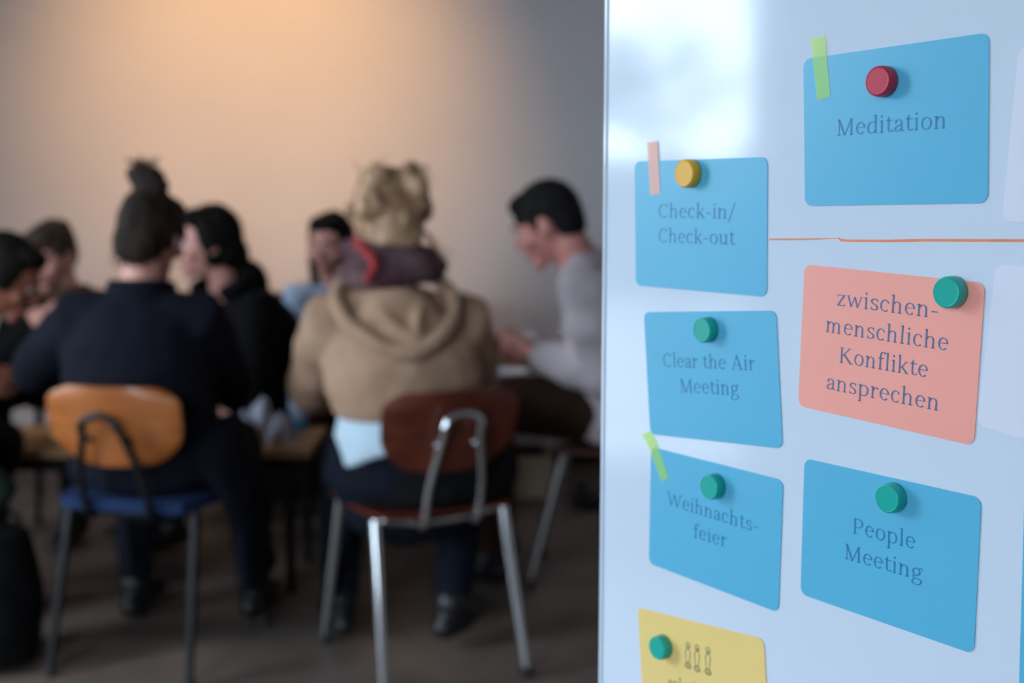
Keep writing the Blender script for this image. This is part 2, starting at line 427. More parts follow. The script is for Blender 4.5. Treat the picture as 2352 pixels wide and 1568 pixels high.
# orange marker line
def ribbon2(pts, widths):
    out_v = []; N = len(pts)
    for i in range(N):
        a = pts[max(i-1, 0)]; b = pts[min(i+1, N-1)]
        dx, dy = b[0]-a[0], b[1]-a[1]; L = math.hypot(dx, dy) or 1
        nx, ny = -dy/L, dx/L; h = widths[i]/2
        out_v += [(pts[i][0]+nx*h, pts[i][1]+ny*h), (pts[i][0]-nx*h, pts[i][1]-ny*h)]
    return out_v, [(2*i, 2*i+1, 2*i+3, 2*i+2) for i in range(N-1)]
mk = MB()
for pl, wd in (([(1767, 549.5), (1830, 549.5), (1880, 548.5), (1926, 547)], [.0012, .0012, .0011, .0006]),
               ([(1927, 547), (1931, 551), (1945, 552.5), (2040, 553), (2130, 551.5), (2250, 552), (2420, 552.5)], [.0014, .0020, .0016, .0017, .0018, .0017, .0017])):
    vs, fs = ribbon2([B(*p) for p in pl], wd)
    mk.add([W3(a, b, 0.00012) for a, b in vs], fs)
mk.build('marker_line', M['marker'], wb, smooth=False, off=off)

# ------------------------------------------------------------------ lettering (pen-drawn roman, em units)
TH, TN = 0.076, 0.037
def pen(dx, dy):
    L = math.hypot(dx, dy) or 1
    return math.sqrt((TH*dy/L)**2+(TN*dx/L)**2)
def G():
    g = []      # list of (verts, faces)
    def poly(*p): g.append((list(p), [tuple(range(len(p)))]))
    def stroke(pts, n=8, k=1.0, ws=None, smooth=True):
        q = [tuple(p)[:2] for p in spline([(a, b, 0) for a, b in pts], n)] if smooth else pts
        w_ = []
        for i in range(len(q)):
            a = q[max(i-1, 0)]; b = q[min(i+1, len(q)-1)]
            w_.append(pen(b[0]-a[0], b[1]-a[1])*k if ws is None else ws)
        g.append(ribbon2(q, w_))
    def arc(cx, cy, rx, ry, a0, a1, k=1.0):
        n = max(8, int(abs(a1-a0)/9))
        q = [(cx+rx*math.cos(rad(a0+(a1-a0)*i/n)), cy+ry*math.sin(rad(a0+(a1-a0)*i/n))) for i in range(n+1)]
        w_ = []
        for i in range(n+1):
            t = rad(a0+(a1-a0)*i/n)
            w_.append(pen(-rx*math.sin(t+0.18), ry*math.cos(t+0.18))*k)
        g.append(ribbon2(q, w_))
    def dot(x, y, r, ry=None):
        ry = ry or r
        g.append(([(x+r*math.cos(2*PI*i/14), y+ry*math.sin(2*PI*i/14)) for i in range(14)], [tuple(range(14))]))
    def stem(x, y0, y1): poly((x-TH/2, y0), (x+TH/2, y0), (x+TH/2, y1), (x-TH/2, y1))
    def foot(x, y=0, l=0.052, r=0.052, w_=TH, s=1):
        poly((x-w_/2-l, y), (x+w_/2+r, y), (x+w_/2+r, y+s*.02), (x+w_/2, y+s*.045), (x-w_/2, y+s*.045), (x-w_/2-l, y+s*.02))
    def flag(x, y, l=0.06):
        poly((x+TH/2, y-.06), (x+TH/2, y+.008), (x-TH/2, y-.002), (x-TH/2-l, y-.018), (x-TH/2-l, y-.038), (x-TH/2, y-.045))
    return g, poly, stroke, arc, dot, stem, foot, flag
GL = {}
def glyph(ch, adv):
    def deco(fn):
        g, poly, stroke, arc, dot, stem, foot, flag = G()
        fn(poly, stroke, arc, dot, stem, foot, flag); GL[ch] = (g, adv); return fn
    return deco
@glyph('o', .54)
def _(poly, stroke, arc, dot, stem, foot, flag): arc(.27, .25, .185, .235, 0, 360)
@glyph('e', .50)
def _(poly, stroke, arc, dot, stem, foot, flag):
    arc(.255, .25, .172, .236, 8, 318); poly((.1, .262), (.455, .262), (.462, .295), (.1, .295))
@glyph('c', .47)
def _(poly, stroke, arc, dot, stem, foot, flag):
    arc(.255, .25, .172, .236, 48, 315); dot(.385, .395, .034, .044)
@glyph('n', .585)
def _(poly, stroke, arc, dot, stem, foot, flag):
    stem(.13, 0, .48); flag(.13, .5); foot(.13)
    stroke([(.15, .36), (.21, .435), (.295, .468), (.38, .435), (.42, .34), (.42, .2), (.42, 0)]); foot(.42)
@glyph('h', .585)
def _(poly, stroke, arc, dot, stem, foot, flag):
    stem(.13, 0, .74); flag(.13, .755); foot(.13)
    stroke([(.15, .36), (.21, .435), (.295, .468), (.38, .435), (.42, .34), (.42, .2), (.42, 0)]); foot(.42)
@glyph('m', .86)
def _(poly, stroke, arc, dot, stem, foot, flag):
    stem(.13, 0, .48); flag(.13, .5); foot(.13)
    for x in (.0, .275):
        stroke([(.15+x, .36), (.2+x, .435), (.275+x, .468), (.355+x, .435), (.405+x-.01, .34), (.395+x, .2), (.395+x, 0)]); foot(.395+x)
@glyph('u', .585)
def _(poly, stroke, arc, dot, stem, foot, flag):
    flag(.13, .5); stroke([(.13, .49), (.13, .3), (.13, .17), (.165, .065), (.25, .03), (.34, .065), (.41, .14)])
    stem(.43, 0.0, .49); flag(.43, .5); foot(.43, l=0, r=.05)
@glyph('i', .285)
def _(poly, stroke, arc, dot, stem, foot, flag): stem(.14, 0, .48); flag(.14, .5); foot(.14); dot(.135, .665, .046, .052)
@glyph('l', .285)
def _(poly, stroke, arc, dot, stem, foot, flag): stem(.14, 0, .74); flag(.14, .755); foot(.14)
@glyph('r', .40)
def _(poly, stroke, arc, dot, stem, foot, flag):
    stem(.13, 0, .48); flag(.13, .5); foot(.13, r=.06); stroke([(.15, .34), (.2, .42), (.27, .462), (.34, .455)]); dot(.345, .425, .036, .042)
@glyph('d', .565)
def _(poly, stroke, arc, dot, stem, foot, flag):
    stem(.43, 0.02, .74); flag(.43, .755); foot(.43, l=0, r=.055)
    stroke([(.41, .42), (.35, .465), (.27, .47), (.17, .43), (.105, .33), (.09, .22), (.115, .11), (.18, .035), (.27, .022), (.35, .055), (.41, .12)])
@glyph('p', .57)
def _(poly, stroke, arc, dot, stem, foot, flag):
    stem(.13, -.25, .48); flag(.13, .5); foot(.13, -.25, r=.06)
    stroke([(.15, .39), (.22, .455), (.31, .47), (.4, .43), (.46, .34), (.475, .25), (.455, .14), (.39, .05), (.3, .018), (.21, .035), (.15, .08)])
@glyph('a', .48)
def _(poly, stroke, arc, dot, stem, foot, flag):
    dot(.108, .365, .033, .04)
    stroke([(.095, .38), (.13, .445), (.21, .476), (.295, .455), (.345, .39), (.35, .29), (.35, .15), (.365, .05), (.40, .02), (.46, .03)])
    stroke([(.34, .285), (.24, .255), (.14, .205), (.085, .13), (.1, .05), (.17, .018), (.25, .035), (.34, .105)])
@glyph('s', .43)
def _(poly, stroke, arc, dot, stem, foot, flag):
    stroke([(.345, .425), (.29, .468), (.21, .476), (.125, .435), (.1, .365), (.14, .3), (.22, .255), (.31, .205), (.35, .135), (.325, .06), (.25, .022), (.16, .024), (.085, .07)], k=1.08)
    poly((.335, .35), (.362, .35), (.362, .47), (.34, .47)); poly((.068, .02), (.09, .02), (.1, .15), (.072, .15))
@glyph('t', .36)
def _(poly, stroke, arc, dot, stem, foot, flag):
    stroke([(.15, .5), (.15, .3), (.15, .14), (.18, .05), (.24, .022), (.3, .035), (.35, .085)])
    poly((.03, .462), (.34, .462), (.34, .5), (.112, .5), (.03, .478)); poly((.06, .49), (.188, .49), (.188, .64), (.16, .64), (.12, .55))
@glyph('f', .335)
def _(poly, stroke, arc, dot, stem, foot, flag):
    stroke([(.15, 0), (.15, .3), (.15, .55), (.165, .66), (.22, .735), (.29, .752), (.345, .735)]); foot(.15, r=.07); dot(.345, .7, .034, .04)
    poly((.04, .462), (.31, .462), (.31, .5), (.04, .5))
@glyph('k', .55)
def _(poly, stroke, arc, dot, stem, foot, flag):
    stem(.13, 0, .74); flag(.13, .755); foot(.13)
    stroke([(.15, .2), (.42, .475)], smooth=False, ws=.042); stroke([(.235, .28), (.455, .02)], smooth=False, ws=.075)
    poly((.32, .48), (.5, .48), (.5, .5), (.32, .5)); poly((.37, 0), (.54, 0), (.54, .02), (.45, .045), (.38, .02))
@glyph('g', .53)
def _(poly, stroke, arc, dot, stem, foot, flag):
    arc(.24, .325, .145, .152, 0, 360); stroke([(.335, .44), (.38, .49), (.44, .505), (.48, .49)], ws=.04); dot(.485, .468, .03, .036)
    stroke([(.17, .19), (.11, .14), (.105, .085), (.17, .052), (.3, .038), (.42, .01), (.455, -.06), (.42, -.15), (.32, -.212), (.21, -.218), (.1, -.18), (.065, -.11), (.1, -.04), (.17, .03)], k=.92)
@glyph('z', .47)
def _(poly, stroke, arc, dot, stem, foot, flag):
    poly((.06, .455), (.42, .455), (.42, .49), (.07, .49)); poly((.05, 0), (.42, 0), (.43, .04), (.05, .04))
    poly((.05, .02), (.14, .02), (.42, .47), (.33, .47)); poly((.06, .38), (.085, .38), (.095, .47), (.07, .49)); poly((.405, .13), (.43, .13), (.43, .02), (.395, .02))
@glyph('w', .76)
def _(poly, stroke, arc, dot, stem, foot, flag):
    for a, b, w_ in (((.08, .49), (.235, .01), .07), ((.235, .01), (.385, .46), .04), ((.385, .46), (.525, .01), .07), ((.525, .01), (.68, .49), .04)):
        stroke([a, b], smooth=False, ws=w_)
    poly((.0, .48), (.19, .48), (.19, .5), (.0, .5)); poly((.6, .48), (.76, .48), (.76, .5), (.6, .5))
@glyph('W', 1.0)
def _(poly, stroke, arc, dot, stem, foot, flag):
    for a, b, w_ in (((.1, .68), (.3, .01), .078), ((.3, .01), (.5, .64), .042), ((.48, .64), (.69, .01), .078), ((.69, .01), (.9, .68), .042)):
        stroke([a, b], smooth=False, ws=w_)
    poly((.0, .66), (.22, .66), (.22, .685), (.0, .685)); poly((.8, .66), (1.0, .66), (1.0, .685), (.8, .685))
@glyph('M', .90)
def _(poly, stroke, arc, dot, stem, foot, flag):
    stroke([(.16, 0), (.165, .66)], smooth=False, ws=.042); stroke([(.15, .68), (.43, .0)], smooth=False, ws=.085)
    stroke([(.43, .0), (.70, .66)], smooth=False, ws=.045); stroke([(.735, 0), (.72, .68)], smooth=False, ws=.082)
    foot(.16, w_=.042, l=.075, r=.07); foot(.735); poly((.06, .66), (.2, .64), (.19, .685), (.06, .685)); poly((.67, .64), (.81, .66), (.81, .685), (.68, .685))
@glyph('A', .72)
def _(poly, stroke, arc, dot, stem, foot, flag):
    stroke([(.12, 0), (.35, .7)], smooth=False, ws=.042); stroke([(.34, .7), (.59, 0)], smooth=False, ws=.085); poly((.19, .22), (.51, .22), (.49, .255), (.2, .255))
    foot(.12, w_=.042, l=.07, r=.07); foot(.59, r=.06)
@glyph('K', .72)
def _(poly, stroke, arc, dot, stem, foot, flag):
    stem(.15, 0, .68); foot(.15); foot(.15, .685, s=-1); stroke([(.17, .3), (.53, .66)], smooth=False, ws=.044); stroke([(.27, .39), (.60, .02)], smooth=False, ws=.085)
    poly((.42, .665), (.64, .665), (.64, .685), (.42, .685)); poly((.52, 0), (.72, 0), (.72, .022), (.6, .05), (.53, .03))
@glyph('P', .60)
def _(poly, stroke, arc, dot, stem, foot, flag):
    stem(.15, 0, .68); foot(.15, r=.065); poly((.06, .66), (.15, .65), (.3, .65), (.3, .685), (.06, .685))
    stroke([(.25, .668), (.36, .66), (.46, .6), (.5, .49), (.46, .37), (.36, .3), (.25, .29), (.18, .31)])
@glyph('C', .66)
def _(poly, stroke, arc, dot, stem, foot, flag):
    arc(.35, .34, .25, .335, 48, 318); poly((.53, .68), (.56, .68), (.575, .5), (.545, .5), (.5, .6))
@glyph('-', .36)
def _(poly, stroke, arc, dot, stem, foot, flag): poly((.05, .225), (.31, .225), (.31, .278), (.05, .278))
@glyph('/', .40)
def _(poly, stroke, arc, dot, stem, foot, flag): stroke([(.03, -.16), (.37, .76)], smooth=False, ws=.055)
GL[' '] = ([], .26)

def ink_word(mb, text, p0, p1, em, lift=0.0006, sxw=None):
    """set a word on the board between two reference points of its baseline"""
    (u0, w0) = B(*p0); (u1, w1) = B(*p1)
    L = math.hypot(u1-u0, w1-w0); ux, uy = (u1-u0)/L, (w1-w0)/L
    gs = [GL[c] for c in text]
    adv = sum(g[1] for g in gs)
    xs = []; x = 0
    for g in gs:
        for vs, fs in g[0]: xs += [x+q[0] for q in vs]
        x += g[1]
    lo, hi = min(xs), max(xs); k = (L/(hi-lo)) if sxw is None else sxw
    x = -lo
    for g in gs:
        for vs, fs in g[0]:
            out = []
            for a, b in vs:
                s_ = (x+a)*k; t_ = b*em
                out.append(W3(u0+ux*s_-uy*t_, w0+uy*s_+ux*t_, lift))
            mb.add(out, fs)
        x += g[1]
    return k

# ------------------------------------------------------------------ cards
def rounded(q, r, n=7):
    out = []; N = len(q)
    for i in range(N):
        p = V((*q[i], 0)); a = (V((*q[i-1], 0))-p).normalized(); b = (V((*q[(i+1) % N], 0))-p).normalized()
        ang = a.angle(b); d = r/math.tan(ang/2); c = p+(a+b).normalized()*(r/math.sin(ang/2))
        s0 = p+a*d-c; s1 = p+b*d-c; tot = s0.angle(s1)
        for k in range(n+1):
            t = k/n; v_ = (s0*math.sin((1-t)*tot)+s1*math.sin(t*tot))/math.sin(tot)
            out.append((c.x+v_.x, c.y+v_.y))
    return out
def inter(a, b, c, d):
    x1, y1 = a; x2, y2 = b; x3, y3 = c; x4, y4 = d
    D = (x1-x2)*(y3-y4)-(y1-y2)*(x3-x4)
    return (((x1*y2-y1*x2)*(x3-x4)-(x1-x2)*(x3*y4-y3*x4))/D, ((x1*y2-y1*x2)*(y3-y4)-(y1-y2)*(x3*y4-y3*x4))/D)
CT = 0.0006
def card(corners, material, label, lines=(), em=0.0165, ink='ink', extra=None, curl=0.0):
    q = [B(*c) for c in corners]
    cu = sum(a for a, b in q)/4; cw = sum(b for a, b in q)/4
    base = W3(cu, cw)
    t = thing('card', label, 'card', base, 0, 'cards on the whiteboard')
    lp_ = rounded(q[::-1], 0.0062)
    MB().prism(lp_, CT, BO+BN*0.00015, BU, BW, BN).build('sheet', material, t, smooth=False, off=base)
    if lines:
        mb = MB()
        for ln in lines: ink_word(mb, ln[0], ln[1], ln[2], em, CT+0.0003, ln[3] if len(ln) > 3 else None)
        mb.build('lettering', M[ink], t, smooth=False, off=base)
    if extra: extra(t, base)
    return t
def cc(l0, l1, t0, t1, r0, r1, b0, b1): return [inter(l0, l1, t0, t1), inter(t0, t1, r0, r1), inter(r0, r1, b0, b1), inter(b0, b1, l0, l1)]
card(cc((1847, 155), (1850, 451), (1870.3, 132.4), (2247.6, 78.4), (2273.2, 99.9), (2270.6, 440.2), (1870.3, 472.4), (2247.6, 466.5)),
     M['card_blue'], 'blue card reading Meditation, under a red magnet', [('Meditation', (1924, 312), (2173.7, 294.5))])
card(cc((1459, 388.4), (1461.7, 634), (1473.75, 370.1), (1750.5, 360.7), (1763.9, 379.5), (1762.6, 660.7), (1476, 656.3), (1746, 680)),
     M['card_blue'], 'blue card reading Check-in/ Check-out, under a yellow magnet', [('Check-in/', (1515, 499.4), (1690.6, 502.5)), ('Check-out', (1515, 556), (1690.6, 562.5))])
card(cc((1481, 735), (1494, 980), (1495, 716), (1770, 713), (1785, 735), (1798, 1010), (1505.9, 997.6), (1785, 1028.2)),
     M['card_blue'], 'blue card reading Clear the Air Meeting', [('Clear the Air', (1525.8, 841.8), (1736, 850.5)), ('Meeting', (1564.6, 900.2), (1699.8, 907.6))])
card(cc((1496.2, 1045.3), (1492, 1281.8), (1509.8, 1029), (1785, 1098.8), (1799.8, 1115), (1790, 1382.6), (1504, 1297.3), (1773.5, 1400)),
     M['card_blue'], 'blue card reading Weihnachtsfeier with lime tape on its corner', [('Weihnachts-', (1533, 1157.4), (1742.8, 1223.5)), ('feier', (1595, 1233.8), (1671, 1256))])
card(cc((1848.5, 627.3), (1835.3, 914), (1866.2, 608.4), (2247.4, 648), (2262.5, 671.4), (2239.8, 999), (1850.4, 934.8), (2219, 1018.6)),
     M['card_salmon'], 'salmon card with the words zwischenmenschliche Konflikte ansprechen',
     [('zwischen-', (1924, 701), (2155, 731)), ('menschliche', (1898, 761.7), (2179, 805)), ('Konflikte', (1930, 832.3), (2132, 866.5)), ('ansprechen', (1900.3, 892.5), (2156.5, 943))], ink='ink_salmon')
card(cc((1848.5, 1074.6), (1840.3, 1348.7), (1869.3, 1056.4), (2241, 1139.5), (2254.3, 1166), (2239.2, 1481), (1856.7, 1368.9), (2215.9, 1493.7)),
     M['card_blue'], 'blue card reading People Meeting', [('People', (1961, 1223.3), (2103, 1260.5)), ('Meeting', (1941.8, 1282), (2120.5, 1333.5))])
def figures(t, base):
    mb = MB()
    for (hx, hy, fx, fy) in ((1582, 1481, 1583, 1532), (1603, 1487, 1607, 1541), (1628, 1493, 1632, 1548)):
        u0, w0 = B(hx, hy); u1, w1 = B(fx, fy); H = w0-w1
        def ring(cu, cw, ru, rw, th=0.0007, n=18):
            q = [(cu+ru*math.cos(2*PI*i/n), cw+rw*math.sin(2*PI*i/n)) for i in range(n+1)]
            vs, fs = ribbon2(q, [th]*(n+1)); mb.add([W3(a, b, CT+0.0003) for a, b in vs], fs)
        ring(u0, w0, 0.0024, 0.0026); ring(u0, w0-0.0008, 0.0011, 0.0010)
        for sg in (-1, 1):
            vs, fs = ribbon2([(u0+sg*.0018, w0-.0035), (u0+sg*.0030, w0-.0065), (u0+sg*.0024, w0-.0105), (u0+sg*.0016, w1+.004)], [.0007, .0010, .0008, .0007])
            mb.add([W3(a, b, CT+0.0003) for a, b in vs], fs)
        vs, fs = ribbon2([(u0-.0018, w0-.0035), (u0, w0-.003), (u0+.0018, w0-.0035)], [.0006]*3); mb.add([W3(a, b, CT+0.0003) for a, b in vs], fs)
        ring(u0+.0004, w1+.0012, 0.0036, 0.0020); ring(u0+.0004, w1+.0026, 0.0028, 0.0016); ring(u0+.0010, w1+.0002, 0.0020, 0.0009)
    mb.build('figure_icons', M['ink_yellow'], t, smooth=False, off=base)
yl = cc((1467, 1409.8), (1475.7, 1568), (1482.7, 1398.2), (1742.5, 1463), (1756, 1479.6), (1761, 1568), (1490, 1655), (1750, 1738))
card(yl, M['card_yellow'], 'yellow card with three small standing figures, at the foot of the board',
     [('relational', (1538, 1581), (1640, 1607), 0.0152)], ink='ink_yellow', extra=figures)
card([(2342, 106), (2640, 118), (2620, 540), (2303, 506)], M['card_white'], 'white card cut off by the edge beside the Meditation card')
card([(2289, 607), (2620, 625), (2590, 1078), (2246, 975)], M['card_white'], 'white card cut off by the edge beside the salmon card')
card([(2354, 1150), (2700, 1195), (2680, 1720), (2341, 1600)], M['card_blue'], 'blank blue card cut off by the edge beside the People Meeting card')

# ------------------------------------------------------------------ magnets
BR = Matrix((BU, BW, BN)).transposed()
def magnet(px, py, dia, m, label):
    h = 0.0092; r = dia/2
    u, w_ = B(px, py, h*0.5); c = W3(u, w_, CT+0.0003)
    t = tag(MB().lathe([(0.3*r, 0), (r*0.97, 0), (r, 0.0005), (r*0.998, h*0.4), (r*0.985, h*0.80), (r*0.965, h*0.90), (r*0.93, h*0.965), (r*0.89, h), (r*0.865, h), (r*0.855, h*0.99), (r*0.845, h*0.985), (r*0.80, h*0.985), (r*0.4, h*0.985), (r*0.02, h*0.985)], (0, 0, 0), BR, 48)
            .build('magnet', m, None), label, 'magnet', 'round magnets on the whiteboard')
    t.location = c
magnet(2026, 187, .0208, M['mag_red'], 'round red plastic magnet on the Meditation card')
magnet(1581, 398, .0228, M['mag_yellow'], 'round yellow plastic magnet on the Check-in card')
magnet(1622, 757, .0204, M['mag_green'], 'round green plastic magnet on the Clear the Air card')
magnet(1638.5, 1116.6, .0206, M['mag_green'], 'round green plastic magnet on the Weihnachtsfeier card')
magnet(2183.7, 670.7, .0212, M['mag_green'], 'round green plastic magnet on the salmon card')
magnet(2047.6, 1142.7, .0206, M['mag_green'], 'round green plastic magnet on the People Meeting card')
magnet(1518.6, 1485.5, .0206, M['mag_green'], 'round green plastic magnet on the yellow card')

# ------------------------------------------------------------------ tape strips
def tape(left, right, m, label, lift=0.0011):
    a = [B(*p) for p in left]; b = [B(*p) for p in right]
    lp_ = a + b[::-1]; c = W3(*a[0])
    mb = MB(); N = len(a)
    vs = []
    for (u0, w0), (u1, w1) in zip(a, b): vs += [W3(u0, w0, lift), W3(u1, w1, lift)]
    mb.add(vs, [(2*i, 2*i+1, 2*i+3, 2*i+2) for i in range(N-1)])
    o = mb.build('tape_strip', m, None, smooth=False, off=c); o.location = c
    return tag(o, label, 'tape', 'tape strips on the cards')
tape([(1864, 88.8), (1879.2, 230)], [(1896.2, 81), (1909.5, 222)], M['tape_lime'], 'translucent lime tape strip on the corner of the Meditation card')
tape([(1487.6, 326.8), (1496, 448.2)], [(1511.7, 323.2), (1518.8, 444.6)], M['tape_coral'], 'translucent coral tape strip on the Check-in card')
tape([(1475, 997), (1496, 1036), (1521.4, 1105.8)], [(1496.2, 988), (1513.7, 1027), (1537.7, 1095.7)], M['tape_lime'], 'translucent lime tape strip on the corner of the Weihnachtsfeier card')

# ------------------------------------------------------------------ chairs
def chair(label, loc, rz, frame, ply, loop_w=0.09, base_w=0.14, wd=0.38, loop_top=0.70, group=None, lw=0.145, seat_m=None, th=0.010):
    t = thing('chair', label, 'chair', (loc[0], loc[1], 0), rz, group)
    # seat: dished plywood
    b = MB(); nx, ny = 14, 12; sw, sd = 0.40, 0.38
    def sp(i, j, s_):
        x = -1+2*i/nx; y = -1+2*j/ny
        k = (1-abs(x)**5*0.10*abs(y)**3)
        z = 0.44 - 0.012*(1-x*x)*(1-y*y) - 0.02*max(0, y-0.5)**2*4 + s_*th/2
        return (x*sw/2*(1-0.09*max(0, -y))*k, y*sd/2*(1-0.04*x*x), z)
    for s_ in (1, -1):
        k = len(b.v)
        for j in range(ny+1):
            for i in range(nx+1): b.v.append(V(sp(i, j, s_)))
        for j in range(ny):
            for i in range(nx):
                a = k+j*(nx+1)+i; b.f.append((a, a+1, a+nx+2, a+nx+1))
    m_ = (nx+1)*(ny+1)
    per = [i for i in range(nx+1)] + [(j+1)*(nx+1)-1 for j in range(1, ny+1)] + [m_-1-i for i in range(1, nx+1)] + [(ny-j)*(nx+1) for j in range(1, ny)]
    for a, c in zip(per, per[1:]+per[:1]): b.f.append((a, c, m_+c, m_+a))
    so = b.build('seat', seat_m or ply, t)
    if seat_m: so['label'] = 'dark blue padded seat'
    # backrest: curved plywood plate, rounded outline
    b = MB(); hw, hh = wd/2, 0.10; nx, ny = 28, 22
    zc = 0.645; y0 = -0.21
    for s_ in (1, -1):
        k = len(b.v)
        for j in range(ny+1):
            for i in range(nx+1):
                x = -1+2*i/nx; z = -1+2*j/ny
                r = 0.42
                # squircle-like outline, fuller at the top
                xx = x*hw*((1-0.30*max(0, (z-0.55)/0.45)**2.4) if z > 0 else (1-0.40*abs(z)**2.3))
                zz = z*hh*(1-0.05*abs(x)**4)
                y = y0 - 0.035*(1-x*x) + 0.02 - 0.16*(zz) + s_*0.0055
                b.v.append(V((xx, y, zc+zz)))
        for j in range(ny):
            for i in range(nx):
                a = k+j*(nx+1)+i; b.f.append((a, a+1, a+nx+2, a+nx+1))
    m_ = (nx+1)*(ny+1)
    per = [i for i in range(nx+1)] + [(j+1)*(nx+1)-1 for j in range(1, ny+1)] + [m_-1-i for i in range(1, nx+1)] + [(ny-j)*(nx+1) for j in range(1, ny)]
    for a, c in zip(per, per[1:]+per[:1]): b.f.append((a, c, m_+c, m_+a))
    b.build('backrest', ply, t)
    # bent tube: arch behind the backrest, down and forward under the seat
    yb = y0-0.035; r = 0.0095
    half = [(base_w/2, 0.13, 0.418), (base_w/2, 0.0, 0.414), (base_w/2, -0.15, 0.408), (base_w/2, -0.185, 0.413), (base_w/2, -0.20, 0.44),
            (base_w/2*0.9+loop_w/2*0.1, -0.222, 0.52), (loop_w/2, yb-0.012, 0.64), (loop_w/2, yb-0.022, loop_top-0.035), (loop_w/2*0.75, yb-0.024, loop_top-0.010), (0, yb-0.025, loop_top)]
    pts = spline(half + [(-x, y, z) for x, y, z in reversed(half[:-1])], 5)
    MB().tube(pts, r, 12).build('back_tube', frame, t)
    for sg in (-1, 1):       # rivets
        MB().sph((sg*loop_w*0.5, y0-0.012, 0.615), (0.009, 0.016, 0.009)).build('rivet', frame, t)
    MB().tube(spline([(-0.15, -0.13, 0.422), (-0.05, -0.14, 0.410), (0.05, -0.14, 0.410), (0.15, -0.13, 0.422)], 5), 0.011, 10).build('cross_tube', frame, t)
    MB().tube(spline([(-0.15, 0.13, 0.422), (-0.05, 0.13, 0.410), (0.05, 0.13, 0.410), (0.15, 0.13, 0.422)], 5), 0.011, 10).build('cross_tube', frame, t)
    for sx_ in (-1, 1):
        for sy_ in (-1, 1):
            a = V((sx_*lw, sy_*0.125, 0.425)); c = V((sx_*(lw+0.018), sy_*0.225, 0.02))
            lg = MB().tube([a, a.lerp(c, 0.5), c], [0.0145, 0.0125, 0.0095], 14, rnd=False).build('leg', frame, t)
            MB().lathe([(0.011, 0), (0.0145, 0.003), (0.0145, 0.02), (0.011, 0.028)], (c.x, c.y, 0), None, 16).build('rubber_foot', M['rubber'], lg)
    return t
CH1 = chair('honey-coloured plywood chair with a black tube frame, under the person in the navy coat', (-0.93, 3.12), rad(-12), M['black_metal'], M['ply_orange'], loop_w=0.10, base_w=0.17, wd=0.355, loop_top=0.68, lw=0.172, seat_m=M['seat_blue'], th=0.030)
CH2 = chair('reddish plywood chair with a chrome frame, under the person in the beige hoodie', (-0.235, 3.05), rad(27), M['chrome'], M['ply_red'], loop_w=0.095, base_w=0.14, wd=0.355, loop_top=0.695, lw=0.172)
CH3 = chair('chair with splayed chrome legs, under the man in the grey sweater', (0.30, 3.74), rad(82), M['chrome'], M['ply_red'])
CH4 = chair('chair hidden under the person in the black hooded jacket', (-0.86, 4.24), rad(140), M['black_metal'], M['ply_orange'])
CH5 = chair('chair under the person with brown hair facing the room, at the left', (-1.66, 4.62), rad(200), M['black_metal'], M['ply_orange'])
CH6 = chair('chair under the dark-haired person at the left edge', (-1.82, 3.26), rad(-80), M['black_metal'], M['ply_orange'])

# ------------------------------------------------------------------ people
def rotz(a): return Matrix.Rotation(a, 3, 'Z')
def head_into(b, H, R, k=1.0, male=False, chin=0.0):
    """H centre of the skull, R rotation with +y as the face direction"""
    s_ = k
    def fn(p):
        p = p.copy()
        if p.z < 0:                      # jaw taper
            f = 1+0.34*p.z*(1.0 if not male else 0.8)
            p.x *= f
            if p.y < 0: p.y *= 1+0.45*p.z
            p.y += -0.10*p.z*(-1)*0 + 0.10*(-p.z)
        p.y += 0.03*math.cos(p.z*2)
        return p
    b.sph(H, (0.074*s_, 0.094*s_, 0.116*s_), R, 28, 20, fn)
    P = lambda x, y, z: H + R @ (V((x, y, z))*s_)
    b.tube([P(0, 0.090, 0.022), P(0, 0.104, 0.0), P(0, 0.113, -0.022)], [(0.010*s_, 0.008*s_), (0.012*s_, 0.010*s_), (0.015*s_, 0.011*s_)], 10)   # nose
    b.sph(P(0, 0.103, -0.026), (0.018*s_, 0.010*s_, 0.009*s_), R)
    b.sph(P(0, 0.083, -0.088), (0.026*s_, 0.020*s_, 0.020*s_), R)       # chin
    b.sph(P(0, 0.094, -0.058), (0.026*s_, 0.012*s_, 0.013*s_), R)       # mouth mound
    for sg in (-1, 1):
        b.sph(P(sg*0.028, 0.085, 0.028), (0.022*s_, 0.013*s_, 0.008*s_), R)     # brow
        b.sph(P(sg*0.040, 0.070, -0.022), (0.022*s_, 0.020*s_, 0.020*s_), R)    # cheek
        b.sph(P(sg*0.076, 0.0, -0.006), (0.008*s_, 0.018*s_, 0.030*s_), R)      # ear
        b.sph(P(sg*0.078, 0.010, -0.022), (0.007*s_, 0.011*s_, 0.014*s_), R)
    return P
